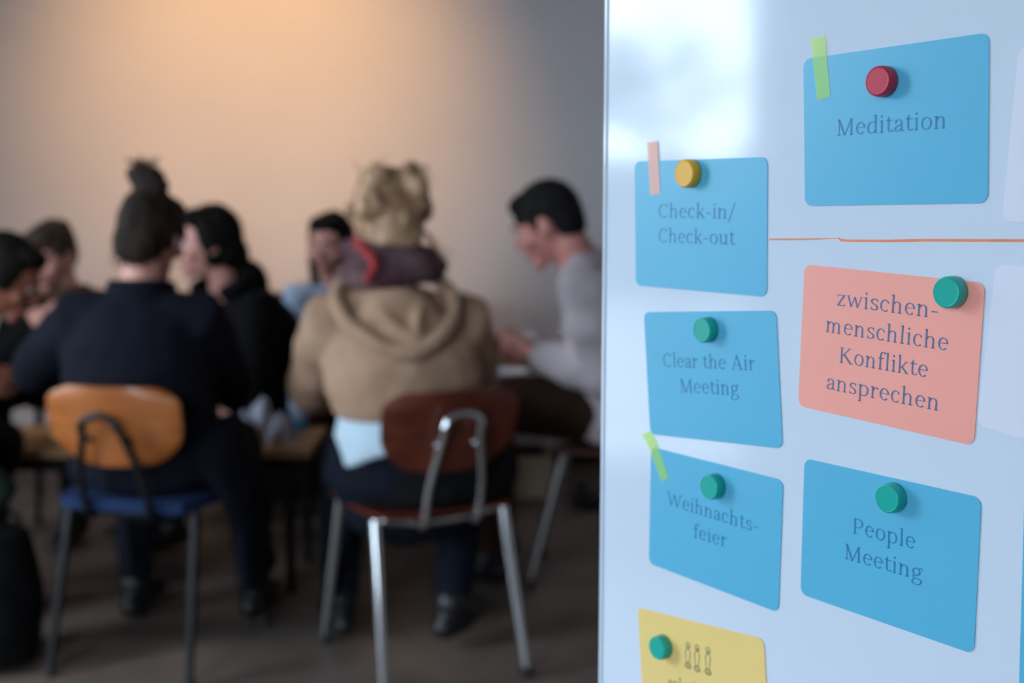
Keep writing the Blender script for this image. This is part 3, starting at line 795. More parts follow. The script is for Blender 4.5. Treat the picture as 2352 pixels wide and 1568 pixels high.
def hand_into(b, Wp, d, nrm, curl=0.5, k=1.0, side=1):
    """wrist Wp, direction d of the palm, nrm = palm side normal"""
    d = d.normalized(); nrm = (nrm-d*nrm.dot(d)).normalized(); x = d.cross(nrm)*side
    A = lambda a, c, e: Wp + (x*a + d*c + nrm*e)*k
    b.tube([A(0, 0, 0), A(0, 0.04, 0), A(0, 0.085, 0)], [(0.024*k, 0.017*k), (0.038*k, 0.015*k), (0.040*k, 0.013*k)], 12, lat=x)
    tips = []
    for i, (o_, L) in enumerate(((-0.030, 0.066), (-0.010, 0.076), (0.010, 0.072), (0.029, 0.056))):
        p = A(o_, 0.085, 0); pts = [A(o_*0.9, 0.06, 0), p]; an = 0
        for seg, fr in enumerate((0.42, 0.32, 0.26)):
            an += curl*(0.75, 0.95, 0.7)[seg]
            p = p + (d*math.cos(an)+nrm*math.sin(an))*L*fr*k; pts.append(p)
        b.tube(pts, [0.0095*k, 0.0095*k, 0.0088*k, 0.008*k, 0.0072*k], 8); tips.append(p)
    p0 = A(-0.028, 0.02, 0.004); p1 = A(-0.050, 0.05, 0.016); p2 = A(-0.052, 0.078, 0.030); p3 = A(-0.042, 0.10, 0.040)
    b.tube([p0, p1, p2, p3], [0.014*k, 0.0125*k, 0.0105*k, 0.009*k], 8)
    return A(0, 0.10, 0.03)

def person(label, pelvis, head, yaw, hyaw=None, hpitch=0.0, hroll=0.0, hands=None, elbows=None, knees=None, ankles=None,
           skin='skin', top='black_cloth', legs='black_cloth', shoes='leather', hair=None, k=1.0, male=False, topname='jacket',
           bulk=1.0, skirt=None, feet_yaw=None, seatz=None, extra=None, neckup=0.0, topstart=0.0, shdrop=0.062, hipk=1.0, folds=0.004, topvox=0.012, curl=0.6, palm=None, toe=None):
    """seated figure; body directions are world angles (0 = facing away into the room, +90 = facing left)"""
    pelvis = V(pelvis); head = V(head)
    t = thing('person', label, 'person', (pelvis.x, pelvis.y, 0), 0); off = t.location.copy()
    Rb = rotz(rad(yaw)); F = Rb @ V((0, 1, 0)); X = Rb @ V((1, 0, 0))
    Rh = rotz(rad(yaw if hyaw is None else hyaw)) @ Matrix.Rotation(rad(-hpitch), 3, 'X') @ Matrix.Rotation(rad(hroll), 3, 'Y')
    Fh = Rh @ V((0, 1, 0)); Uh = Rh @ V((0, 0, 1))
    neck_top = head - Uh*0.085*k - Fh*0.022*k
    lean = (neck_top-pelvis); nb = neck_top - (lean.normalized()*0.6+Uh*0.4+V((0, 0, .3))).normalized()*0.085*k + V((0, 0, neckup))
    sp = spline([pelvis-V((0, 0, 0.04)), pelvis.lerp(nb, 0.33)-F*0.035, pelvis.lerp(nb, 0.68)-F*0.045, nb], 4)
    up = (nb-sp[len(sp)*2//3]).normalized()
    shw = (0.185 if male else 0.160)*k
    sh = [nb - up*shdrop*k + X*sg*shw for sg in (-1, 1)]
    def limb(a, c, bend, L1, L2):
        d = c-a; D = min(d.length, (L1+L2)*0.998)
        if d.length > (L1+L2)*0.998: c = a+d.normalized()*D
        ca = (L1*L1+D*D-L2*L2)/(2*L1*D); ca = max(-1, min(1, ca))
        dn = d.normalized(); bd = (bend-dn*bend.dot(dn)).normalized()
        return a + dn*L1*ca + bd*L1*math.sqrt(1-ca*ca), c
    L1, L2 = 0.285*k, 0.25*k
    if hands is None: hands = [V((-0.12, 0.34, 0.06)), V((0.12, 0.34, 0.06))]; hands = [pelvis + Rb @ h for h in hands]
    else: hands = [V(h) for h in hands]
    el = []; 
    for i, sg in enumerate((-1, 1)):
        bend = V((0, 0, -1))+X*sg*0.55-F*0.4 if elbows is None or elbows[i] is None else V(elbows[i])-(sh[i]+hands[i])/2
        e, h = limb(sh[i], hands[i], bend, L1, L2); el.append(e); hands[i] = h
    hp = [pelvis + X*sg*0.085*k for sg in (-1, 1)]
    if knees is None: knees = [pelvis + X*sg*0.14 + F*0.43*k + V((0, 0, 0.02)) for sg in (-1, 1)]
    else: knees = [V(q) for q in knees]
    if ankles is None: ankles = [V((q.x, q.y, 0.09)) + F*0.03 for q in knees]
    else: ankles = [V(q) for q in ankles]
    fyd = [(rotz(rad(yaw if feet_yaw is None else feet_yaw[i])) @ V((0, 1, 0))) for i in (0, 1)]
    # ---- body: one continuous surface
    b = MB()
    P = head_into(b, head, Rh, k, male)
    b.tube([neck_top + Uh*0.05*k, neck_top, nb - up*0.02], [0.050*k*(1.12 if male else 1), 0.050*k*(1.12 if male else 1), 0.062*k], 14)
    n_ = len(sp)
    rr = [(0.150, 0.100), (0.135, 0.095), (0.120, 0.085), (0.120, 0.085), (0.130, 0.09), (0.14, 0.095), (0.145, 0.095), (0.145, 0.092), (0.14, 0.088), (0.13, 0.08), (0.11, 0.07), (0.08, 0.06), (0.055, 0.05)]
    rs = [rr[min(len(rr)-1, round(i*(len(rr)-1)/(n_-1)))] for i in range(n_)]
    b.tube(sp, [(a*k, c*k) for a, c in rs], 18, lat=X)
    pn = palm or [None, None]
    for i, sg in enumerate((-1, 1)):
        b.tube([nb-up*0.045*k, sh[i], sh[i].lerp(el[i], .3), el[i]], [0.045*k, 0.048*k, 0.045*k, 0.036*k], 12)
        dd = (hands[i]-el[i]).normalized()
        b.tube([el[i], el[i].lerp(hands[i], .35), hands[i]], [0.036*k, 0.038*k, 0.024*k], 12)
        nn = V(pn[i]) if pn[i] else (X*(-sg)+V((0, 0, -0.4)))
        hand_into(b, hands[i], dd, nn, curl, 0.92*k if not male else 1.0*k, side=sg)
        b.tube([hp[i], hp[i].lerp(knees[i], .5), knees[i]], [0.078*k, 0.068*k, 0.050*k], 14)
        b.tube([knees[i], knees[i].lerp(ankles[i], .35), ankles[i]], [0.048*k, 0.047*k, 0.028*k], 12)
        b.tube([ankles[i]-V((0, 0, .03))-fyd[i]*0.02, ankles[i]-V((0, 0, .058))+fyd[i]*0.10], [0.026*k, 0.017*k], 10)
    b.remesh('body', M[skin], t, vox=0.0065, off=off, it=2)
    # eyes, lips
    for sg in (-1, 1):
        e = MB().sph(P(sg*0.029, 0.0805, 0.010), 0.0115*k, Rh, 14, 10).build('eye', M['eye'], t, off=off)
        MB().sph(P(sg*0.029, 0.0905, 0.008), (0.0055*k, 0.003*k, 0.0055*k), Rh, 12, 8).build('iris', M['iris'], e, off=off)
        hb = M[hair[0]] if hair else M['hair_dark']
        MB().tube([P(sg*0.013, 0.099, 0.036), P(sg*0.028, 0.100, 0.040), P(sg*0.045, 0.088, 0.034)], [0.003*k, 0.004*k, 0.0025*k], 8).build('eyebrow', hb, t, off=off)
    MB().tube([P(-0.022, 0.098, -0.058), P(-0.008, 0.107, -0.056), P(0.008, 0.107, -0.056), P(0.022, 0.098, -0.058)], [0.002*k, 0.005*k, 0.005*k, 0.002*k], 8).build('lips', M['lip'], t, off=off)
    # ---- upper garment
    g = MB(); q = bulk
    rt = [(0.176, 0.132), (0.168, 0.126), (0.160, 0.122), (0.158, 0.120), (0.162, 0.122), (0.168, 0.124), (0.172, 0.124), (0.172, 0.120), (0.165, 0.112), (0.150, 0.10), (0.122, 0.088), (0.092, 0.074), (0.070, 0.062)]
    rs = [rt[min(len(rt)-1, round(i*(len(rt)-1)/(n_-1)))] for i in range(n_)]
    i0 = next(i for i, p_ in enumerate(sp) if p_.z >= pelvis.z+topstart-0.05)
    g.tube(sp[i0:], [(a*k*q, c*k*q) for a, c in rs][i0:], 22, lat=X, rnd=False)
    for i, sg in enumerate((-1, 1)):
        g.tube([nb-up*0.05*k, nb.lerp(sh[i], .6)-up*0.03*k, sh[i], sh[i].lerp(el[i], .35), el[i]], [0.06*k*q, 0.066*k*q, 0.070*k*q, 0.064*k*q, 0.054*k*q], 14)
        dd = (hands[i]-el[i]).normalized()
        g.tube([el[i], el[i].lerp(hands[i], .4), hands[i]-dd*0.015], [0.054*k*q, 0.053*k*q, 0.040*k*q], 14, rnd=False)
    if skirt: skirt(g, pelvis, F, X)
    def dsp(c):
        return folds*(noise.noise(V((c.x*7, c.y*7, c.z*13)))*1.6+noise.noise(c*26)*0.5)
    g.remesh(topname, M[top], t, vox=topvox, off=off, it=4, disp=dsp)
    # ---- trousers
    g = MB()
    g.tube([pelvis+V((0, 0, 0.07))-F*0.01, pelvis-V((0, 0, 0.04)), pelvis-V((0, 0, 0.085))], [(0.155*k*hipk, 0.115*k*hipk), (0.172*k*hipk, 0.130*k*hipk), (0.150*k*hipk, 0.11*k*hipk)], 20, lat=X)
    for i in (0, 1):
        g.tube([hp[i]-V((0, 0, .01)), hp[i].lerp(knees[i], .5), knees[i]], [0.094*k, 0.084*k, 0.066*k], 16)
        dd = (ankles[i]-knees[i]).normalized()
        g.tube([knees[i], knees[i].lerp(ankles[i], .4), ankles[i]-dd*0.01], [0.066*k, 0.062*k, 0.050*k], 14, rnd=False)
    g.remesh('trousers', M[legs], t, vox=0.012, off=off, it=4, disp=lambda c: 0.003*noise.noise(V((c.x*9, c.y*9, c.z*16))))
    # ---- shoes
    for i in (0, 1):
        f = fyd[i]; a = ankles[i]; s_ = MB(); tz = (a.z-0.09) if toe is None else toe[i]
        dn = V((0, 0, -1)) if tz == a.z-0.09 else V((0, 0, -1))
        s_.tube([a+V((0, 0, 0.0)), a+f*0.01+V((0, 0, -.035)), a+f*0.05+V((0, 0, -.045))], [0.050*k, 0.048*k, 0.040*k], 14)
        s_.tube([a-f*0.035+V((0, 0, -.055)), a+f*0.03+V((0, 0, -.052)), a+f*0.11+V((0, 0, -.060+tz)), a+f*0.165+V((0, 0, -.066+tz))], [(0.036*k, 0.034), (0.040*k, 0.036), (0.043*k, 0.029), (0.034*k, 0.021)], 14, lat=rotz(0) @ f.cross(V((0, 0, 1))))
        s_.remesh('shoe', M[shoes], t, vox=0.008, off=off, it=3)
    # ---- hair
    if hair:
        hm, style = hair[0], hair[1]
        h = MB()
        if style == 'short':
            def cap(p):
                p = p.copy()
                return p
            h.sph(P(0, -0.012, 0.030), (0.081*k, 0.101*k, 0.096*k), Rh, 26, 18)
            h.sph(P(0, -0.045, -0.010), (0.072*k, 0.062*k, 0.075*k), Rh)
            h.sph(P(0, 0.045, 0.088), (0.058*k, 0.042*k, 0.030*k), Rh)
            for sg in (-1, 1): h.sph(P(sg*0.066, 0.018, 0.020), (0.012*k, 0.022*k, 0.040*k), Rh)
        else:
            h.sph(P(0, -0.018, 0.026), (0.082*k, 0.096*k, 0.102*k), Rh, 26, 18)
            h.sph(P(0, -0.050, -0.030), (0.074*k, 0.058*k, 0.080*k), Rh)
            h.sph(P(0, 0.030, 0.088), (0.070*k, 0.055*k, 0.034*k), Rh)
            for sg in (-1, 1): h.sph(P(sg*0.070, 0.004, 0.022), (0.016*k, 0.045*k, 0.060*k), Rh)
        for args in hair[2:]:
            c_, r_ = args[0], args[1]
            if isinstance(c_, list): h.tube([P(*p) for p in spline_t(c_)], [x*k for x in r_] if hasattr(r_, '__len__') and len(r_) == len(spline_t(c_)) else r_*k, 10)
            else: h.sph(P(*c_), tuple(x*k for x in r_) if hasattr(r_, '__len__') else r_*k, Rh)
        h.remesh('hair', M[hm], t, vox=0.0075, off=off, it=1, disp=lambda c: 0.0045*noise.noise(V((c.x*45, c.y*45, c.z*16)))+0.003*noise.noise(c*90))
    if extra: extra(t, off, P, Rh, nb, up, X, F, sh, el, hands, sp)
    return t
def spline_t(c_): return [tuple(p) for p in c_]
def strands(P, m, t, off, k, specs, name='loose_strand'):
    b = MB()
    for pts in specs: b.tube([P(*p) for p in spline([V(p) for p in pts], 4)], 0.0016*k, 5)
    b.build(name, m, t, off=off)['kind'] = 'stuff'

# -- person in the navy coat, seen from behind (honey plywood chair)
def coat_skirt(g, pel, F, X):
    g.tube([pel+V((0, 0, .08)), pel+V((0, 0, -.03))-F*.0], [(0.185, 0.135), (0.205, 0.145)], 20, lat=X, rnd=False)
    g.tube([pel+X*.19+V((0, 0, .04)), pel+X*.235+F*.06+V((0, 0, -.12)), pel+X*.25+F*.08+V((0, 0, -.34))], [(0.05, 0.12), (0.040, 0.13), (0.025, 0.13)], 14, lat=X)
    g.tube([pel-X*.17+V((0, 0, .04)), pel-X*.205+F*.10+V((0, 0, -.05)), pel-X*.21+F*.12+V((0, 0, -.12))], [(0.05, 0.12), (0.040, 0.13), (0.02, 0.10)], 14, lat=X)
def navy_extra(t, off, P, Rh, nb, up, X, F, sh, el, hands, sp):
    c = MB(); n = 20; pts = []
    for i in range(n+1):
        a = 2*PI*i/n; pts.append(nb + X*0.078*math.cos(a) + F*0.066*math.sin(a) + up*(0.010-0.008*math.sin(a)))
    c.tube(pts, [(0.012, 0.030)]*(n+1), 10, rnd=False); c.remesh('coat_collar', M['navy'], t, vox=0.008, off=off, it=3)
    random.seed(3); sp_ = []
    for i in range(40):
        a = random.uniform(-0.5, 0.5)+1.2; r = random.uniform(.03, .06)
        sp_.append([(0.0, -0.055, 0.125), (math.cos(a*2)*r*.6, -0.06, 0.155), (math.cos(a*3)*r+random.uniform(-.02, .02), -0.07+random.uniform(-.03, .03), 0.175+random.uniform(0, .02))])
    for i in range(20):
        sp_.append([(random.uniform(-.05, .05), -.085, -.03), (random.uniform(-.05, .05), -.085, -.08), (random.uniform(-.05, .05), -.075, -.11)])
    strands(P, M['hair_dark'], t, off, 1, sp_)
hp3 = at(347, 540, 3.12)
person('person in a navy coat seen from behind, dark hair in a top knot', (-0.93, 3.10, 0.535), hp3, -6, hyaw=-14, hpitch=22, k=0.95, top='navy', legs='dark_jeans',
       skin='skin', topname='coat', bulk=1.19, skirt=coat_skirt, folds=0.006, extra=navy_extra,
       hands=[(-1.22, 3.42, 0.70), (-0.80, 3.45, 0.62)], elbows=[(-1.40, 3.02, 0.70), (-0.58, 3.05, 0.62)],
       knees=[(-1.08, 3.44, 0.50), (-0.78, 3.44, 0.50)], ankles=[(-1.08, 3.38, 0.095), (-0.74, 3.38, 0.095)],
       hair=('hair_dark', 'long', ((-0.006, -0.050, 0.138), (0.050, 0.044, 0.040)), ((0.022, -0.062, 0.118), (0.042, 0.036, 0.034)), ((-0.034, -0.06, 0.150), (0.030, 0.028, 0.022)),
             ((0.0, -0.075, -0.055), (0.052, 0.03, 0.05))))

# -- person in the beige hoodie with blond hair, from behind (reddish chair)
def hoodie_skirt(g, pel, F, X):
    g.tube([pel+V((0, 0, .27))-F*.02, pel+V((0, 0, .20))-F*.025, pel+V((0, 0, .145))-F*.025], [(0.172, 0.130), (0.182, 0.136), (0.172, 0.130)], 22, lat=X, rnd=False)
def hoodie_extra(t, off, P, Rh, nb, up, X, F, sh, el, hands, sp):
    # hood lying on the back: rolled rim in a U plus the sagging pouch
    c = MB(); k_ = lambda x, y, z: nb + X*x + F*y + up*z
    U = spline([k_(-0.115, 0.03, 0.035), k_(-0.145, -0.065, -0.02), k_(-0.115, -0.118, -0.080), k_(-0.03, -0.152, -0.135), k_(0.045, -0.152, -0.140), k_(0.120, -0.118, -0.080), k_(0.140, -0.065, -0.02), k_(0.105, 0.03, 0.035)], 5)
    c.tube(U, 0.021, 10)
    for i in range(len(U)-1):
        pass
    c.sph(k_(0.0, -0.092, -0.075), (0.105, 0.045, 0.085), Rb_(X, F, up)); c.sph(k_(0.01, -0.108, -0.125), (0.075, 0.045, 0.055), Rb_(X, F, up))
    c.tube(spline([k_(-0.06, -0.12, -0.03), k_(-0.02, -0.145, -0.07), k_(0.03, -0.15, -0.11)], 4), 0.012, 8)
    c.tube(spline([k_(0.06, -0.12, -0.02), k_(0.045, -0.145, -0.06), k_(0.035, -0.15, -0.11)], 4), 0.012, 8)
    c.remesh('hood', M['hoodie'], t, vox=0.008, off=off, it=4, disp=lambda q: 0.004*noise.noise(V((q.x*16, q.y*16, q.z*8))))
    # scarf: two bulky loops
    s_ = MB(); n = 26
    for (ra, rb_, zz, r, tilt) in ((0.106, 0.092, 0.044, 0.036, 0.012), (0.096, 0.086, 0.088, 0.032, -0.012)):
        pts = [nb + X*ra*math.cos(2*PI*i/n) + F*(rb_*math.sin(2*PI*i/n)+0.005) + up*(zz+tilt*math.cos(2*PI*i/n)) for i in range(n+1)]
        s_.tube(pts, r, 12, rnd=False)
    sc = s_.remesh('scarf', M['scarf'], t, vox=0.009, off=off, it=3, disp=lambda q: 0.005*noise.noise(V((q.x*20, q.y*20, q.z*55))))
    r_ = MB()
    pts = [nb + X*x + F*y + up*z for x, y, z in ((-0.085, -0.07, 0.128), (-0.062, -0.105, 0.100), (-0.045, -0.122, 0.070), (-0.066, -0.112, 0.036))]
    r_.tube(spline(pts, 4), (0.0135), 10, rnd=True); r_.remesh('scarf_band', M['scarf_red'], sc, vox=0.008, off=off, it=3)
    e = MB(); e.tube(spline([nb + X*x + F*y + up*z for x, y, z in ((-0.09, -0.02, 0.055), (-0.125, 0.02, 0.04), (-0.135, 0.06, -0.01))], 4), 0.020, 10)
    e.remesh('scarf_end', M['scarf'], sc, vox=0.009, off=off, it=3)
    # shirt tail below the hoodie
    p = V((-0.262, 3.045, 0.535)); st = MB()
    st.tube([p+V((0, 0, .17))-F*.025, p+V((0, 0, .09))-F*.036, p+V((0.015, 0, .03))-F*.052], [(0.168, 0.126), (0.190, 0.142), (0.190, 0.142)], 26, lat=X, rnd=False)
    st.remesh('shirt_hem', M['shirt_white'], t, vox=0.010, off=off, it=3, disp=lambda q: 0.003*noise.noise(V((q.x*30, q.y*30, q.z*6))))
    random.seed(11); sp_ = []
    for i in range(60):
        a = random.uniform(-2.6, -0.5); r = 0.085
        x0, y0 = r*math.cos(a), r*math.sin(a); z0 = random.uniform(0.02, 0.11)
        sp_.append([(x0*.9, y0, z0), (x0*1.15+random.uniform(-.01, .01), y0*1.15, z0+random.uniform(-.02, .03)), (x0*1.1+random.uniform(-.03, .03), y0*1.2, z0+random.uniform(-.05, .04))])
    for i in range(7): sp_.append([(0.07, -.03, -.02), (0.09+random.uniform(0, .02), -.03, -.06), (0.10+random.uniform(0, .05), -.04+random.uniform(-.03, .03), -.07-random.uniform(0, .05))])
    strands(P, M['hair_blond'], t, off, 1.0, sp_, 'loose_curl')
def Rb_(X, F, U):
    Z = X.cross(F); return Matrix((X, F, Z)).transposed()
hp6 = at(893, 505, 3.08)
random.seed(5)
curls = [((random.uniform(-.07, .075), random.uniform(-.10, -.03), random.uniform(-.01, .092)), random.uniform(.020, .034)) for _ in range(30)]
curls += [((sx_*random.uniform(.070, .088), random.uniform(-.05, .02), random.uniform(-.02, .07)), random.uniform(.018, .026)) for sx_ in (-1, 1, -1, 1, -1, 1)]
person('person in a beige hoodie and plum scarf seen from behind, blond hair pinned up', (-0.262, 3.045, 0.535), hp6, 8, hyaw=18, hpitch=10, k=1.03, top='hoodie', legs='dark_jeans', topstart=0.18, shdrop=0.085, hipk=1.24,
       topname='hoodie', bulk=1.11, skirt=hoodie_skirt, folds=0.007, extra=hoodie_extra, topvox=0.010,
       hands=[(-0.42, 3.42, 0.70), (-0.20, 3.46, 0.66)], elbows=[(-0.66, 3.08, 0.62), (-0.0, 3.1, 0.60)],
       knees=[(-0.47, 3.34, 0.47), (-0.12, 3.42, 0.50)], ankles=[(-0.47, 3.22, 0.10), (-0.16, 3.14, 0.12)], feet_yaw=[20, -35], 
       hair=('hair_blond', 'long', ((0.052, -0.045, 0.112), (0.022, 0.022, 0.026)), ((-0.03, -0.04, 0.098), (0.045, 0.045, 0.026)), ((0.0, -0.085, 0.0), (0.06, 0.03, 0.06)), *curls))

ct = MB()
ct.tube([(0.03, 0.0, 0.462), (0.03, 0.0, 0.475), (0.02, -0.0, 0.50), (0.0, 0.02, 0.53)], [(0.215, 0.195), (0.235, 0.20), (0.225, 0.19), (0.17, 0.15)], 28, lat=(1, 0, 0), rnd=False)
o = ct.remesh('coat', M['black_cloth'], None, vox=0.010, it=4, disp=lambda q: 0.007*noise.noise(V((q.x*14, q.y*14, q.z*10))))
o.location = (-0.235, 3.06, -0.008); tag(o, 'black coat lying on the seat under the person in the beige hoodie', 'coat')
# -- man in the grey sweater at the right, profile to the left
hp7 = at(1262, 512, 3.62)
person('man in a grey sweater with short dark hair, looking down at what he eats', (0.33, 3.74, 0.545), hp7, 84, hyaw=76, hpitch=30, k=1.02, male=True, top='grey_knit', legs='brown_cloth',
       skin='skin_ruddy', topname='sweater', bulk=1.22, folds=0.008, neckup=0.035,
       hands=[(0.055, 3.60, 0.735), (0.035, 3.74, 0.735)], elbows=[(0.26, 3.50, 0.66), (0.3, 3.98, 0.66)], curl=0.75,
       knees=[(-0.06, 3.60, 0.56), (-0.06, 3.84, 0.55)], ankles=[(-0.08, 3.66, 0.095), (-0.04, 3.92, 0.095)], palm=[(0, 1, 0.2), (0, -1, 0.2)],
       hair=('hair_short', 'short'))
# -- person in the black hooded jacket, three-quarter profile to the left
def hood_extra(t, off, P, Rh, nb, up, X, F, sh, el, hands, sp):
    c = MB(); k_ = lambda x, y, z: nb + X*x + F*y + up*z
    c.sph(k_(0, -0.085, 0.035), (0.11, 0.07, 0.085), Rb_(X, F, up)); c.tube(spline([k_(-0.11, 0.05, 0.01), k_(-0.12, -0.03, 0.05), k_(0, -0.10, 0.08), k_(0.12, -0.03, 0.05), k_(0.11, 0.05, 0.01)], 4), 0.026, 10)
    c.remesh('hood', M['black_cloth'], t, vox=0.010, off=off, it=4)
hp4 = at(482, 558, 3.92)
person('person in a black hooded jacket with dark hair, turned to the left', (-0.86, 4.22, 0.525), hp4, 128, hyaw=112, hpitch=8, k=0.98, top='black_cloth', legs='black_cloth', skin='skin',
       topname='jacket', bulk=1.16, extra=hood_extra,
       hands=[(-1.06, 3.86, 0.62), (-1.18, 4.0, 0.62)],
       knees=[(-1.14, 4.01, 0.50), (-1.24, 4.20, 0.50)], ankles=[(-1.16, 4.04, 0.095), (-1.26, 4.22, 0.095)],
       hair=('hair_black', 'long', ((0.0, -0.075, -0.05), (0.06, 0.045, 0.07)), ((0.01, -0.06, 0.06), (0.05, 0.05, 0.045)), ((-0.05, 0.0, -0.03), (0.022, 0.04, 0.05)), ((0.05, 0.0, -0.04), (0.022, 0.04, 0.06))))
# -- person with brown hair facing the room, left
def collar_extra(t, off, P, Rh, nb, up, X, F, sh, el, hands, sp):
    c = MB(); n = 20
    c.tube([nb + X*0.085*math.cos(2*PI*i/n) + F*(0.075*math.sin(2*PI*i/n)) + up*0.02 for i in range(n+1)], 0.026, 10, rnd=False)
    c.remesh('collar', M['brown_collar'], t, vox=0.009, off=off, it=3)
hp2 = at(118, 585, 4.36)
person('person with short brown hair facing the room, head bowed, hand near the chin', (-1.66, 4.58, 0.53), hp2, 176, hyaw=164, hpitch=20, k=0.98, top='black_cloth', legs='black_cloth', skin='skin',
       topname='jacket', bulk=1.1, extra=collar_extra,
       hands=[at(140, 760, 4.22), at(88, 735, 4.18)], elbows=[(-1.42, 4.45, 0.55), (-1.95, 4.45, 0.55)],
       knees=[(-1.52, 4.16, 0.50), (-1.80, 4.16, 0.50)], ankles=[(-1.52, 4.14, 0.095), (-1.80, 4.14, 0.095)],
       hair=('hair_brown', 'short', ((0.0, -0.04, 0.07), (0.07, 0.07, 0.05))))
# -- dark-haired person cut by the left edge
hp1 = at(8, 634, 3.45)
person('dark-haired person in black at the left edge, bent forward over a plate', (-1.80, 3.28, 0.53), hp1, -82, hyaw=-80, hpitch=34, k=0.98, top='black_cloth', legs='black_cloth', skin='skin_brown',
       topname='jacket', bulk=1.1,
       hands=[(-1.46, 3.50, 0.66), (-1.47, 3.34, 0.66)], knees=[(-1.46, 3.42, 0.50), (-1.47, 3.24, 0.50)], ankles=[(-1.60, 3.42, 0.095), (-1.62, 3.24, 0.095)],
       hair=('hair_black', 'long', ((0.0, -0.07, -0.04), (0.06, 0.045, 0.07))))
# -- person in the light blue shirt on the sofa
def long_hair(t, off, P, Rh, nb, up, X, F, sh, el, hands, sp):
    c = MB()
    for sg in (-1, 1): c.tube([P(sg*0.070, -0.01, 0.03), P(sg*0.082, 0.0, -0.06), P(sg*0.082, 0.02, -0.15)], [0.022, 0.026, 0.018], 10)
    c.remesh('hair_lock', M['hair_black'], t, vox=0.009, off=off, it=2)
hp5 = at(762, 562, 4.45)
person('person in a light blue shirt with dark hair, behind the person in the beige hoodie', (-0.62, 4.70, 0.53), hp5, 202, hyaw=160, hpitch=12, k=0.96, top='blue_shirt', legs='dark_jeans', skin='skin',
       topname='shirt', bulk=1.06, extra=long_hair,
       hands=[(-0.46, 4.40, 0.66), (-0.62, 4.40, 0.66)], elbows=[(-0.30, 4.6, 0.55), (-0.98, 4.56, 0.66)],
       knees=[(-0.52, 4.30, 0.50), (-0.36, 4.34, 0.50)][::-1], ankles=[(-0.34, 4.34, 0.095), (-0.52, 4.30, 0.095)],
       hair=('hair_black', 'long'))

# ------------------------------------------------------------------ furniture behind
sf = thing('sofa', 'low dark upholstered sofa against the far wall', 'sofa', (-0.63, 4.90, 0))
MB().box((0, -0.02, 0.20), (1.02, 0.62, 0.24)).build('base', M['sofa'], sf, bevel=0.03)
for sx_ in (-1, 1):
    MB().box((sx_*0.235, -0.06, 0.37), (0.46, 0.52, 0.12)).build('seat_cushion', M['sofa'], sf, bevel=0.035)
    MB().box((sx_*0.235, 0.22, 0.60), (0.46, 0.15, 0.36), Matrix.Rotation(rad(-8), 3, 'X')).build('back_cushion', M['sofa'], sf, bevel=0.04)
    MB().box((sx_*0.52, -0.02, 0.36), (0.11, 0.64, 0.46)).build('armrest', M['sofa'], sf, bevel=0.03)
    for sy_ in (-1, 1): MB().tube([(sx_*0.46, sy_*0.24, 0.09), (sx_*0.47, sy_*0.25, 0.0)], [0.018, 0.012], 10, rnd=False).build('leg', M['dark_wood'], sf)

tb = thing('low_table', 'long low light wood table on black legs, between the seated people', 'table', (-1.20, 3.73, 0))
MB().box((0, 0, 0.436), (1.20, 0.37, 0.028)).build('table_top', M['table_wood'], tb, bevel=0.004)
MB().box((0, -0.14, 0.40), (1.06, 0.022, 0.045)).build('apron', M['black_metal'], tb, smooth=False)
MB().box((0, 0.14, 0.40), (1.06, 0.022, 0.045)).build('apron', M['black_metal'], tb, smooth=False)
for sx_ in (-1, 1):
    for sy_ in (-1, 1): MB().tube([(sx_*0.53, sy_*0.15, 0.422), (sx_*0.53, sy_*0.15, 0.0)], [0.02, 0.014], 12, rnd=False).build('leg', M['black_metal'], tb)
st = thing('side_table', 'small dark round side table beside the man in the grey sweater', 'table', (-0.13, 4.17, 0))
MB().lathe([(0.18, 0.553), (0.19, 0.557), (0.19, 0.571), (0.184, 0.575)], n=40).build('table_top', M['dark_wood'], st)
MB().tube([(0, 0, 0.56), (0, 0, 0.02)], 0.02, 14).build('column', M['black_metal'], st)
MB().lathe([(0.15, 0.0), (0.155, 0.006), (0.03, 0.03), (0.02, 0.04)], n=36).build('base', M['black_metal'], st)

# ------------------------------------------------------------------ things on the tables
TZ = 0.4505
def crumple(seed, s_=0.085, n=14, hgt=0.09):
    b = MB(); vs = []
    for j in range(n+1):
        for i in range(n+1):
            x = (i/n-.5)*2; y = (j/n-.5)*2
            q = V((x*1.7, y*1.7, seed)); r_ = math.hypot(x, y)
            z = max(0.0, hgt*(1.0-0.75*r_*r_) + 0.035*noise.noise(q*1.6) + 0.020*noise.noise(q*4)) + 0.001
            kx = 1-0.28*noise.noise(q+V((5, 0, 0)))
            vs.append((x*s_*kx*(1.0-.15*abs(y)), y*s_*kx, z))
    fs = [(j*(n+1)+i, j*(n+1)+i+1, (j+1)*(n+1)+i+1, (j+1)*(n+1)+i) for j in range(n) for i in range(n)]
    b.add(vs, fs); return b
for i, (px, Y, s_, hg, lab) in enumerate(((563, 3.66, 0.042, 0.085, 'crumpled white paper on the low table, the heap next to the navy coat'),
                                          (642, 3.67, 0.042, 0.075, 'smaller crumpled white paper on the low table, next to the blue bottle'),
                                          (600, 3.76, 0.046, 0.115, 'tall crumpled white paper standing behind the two lower heaps on the table'))):
    x = at(px, 1000, Y).x
    o = crumple(i*7.3+1, s_, 14, hg).build('crumpled_paper', M['paper'], None, smooth=False); o.location = (x, Y, TZ)
    md = o.modifiers.new('thick', 'SOLIDIFY'); md.thickness = 0.0008; md.offset = 1
    tag(o, lab, 'paper', 'crumpled papers on the low table')
bt = thing('bottle', 'small blue plastic bottle with a pale cap on the low table', 'bottle', (at(684, 1000, 3.82).x, 3.84, TZ))
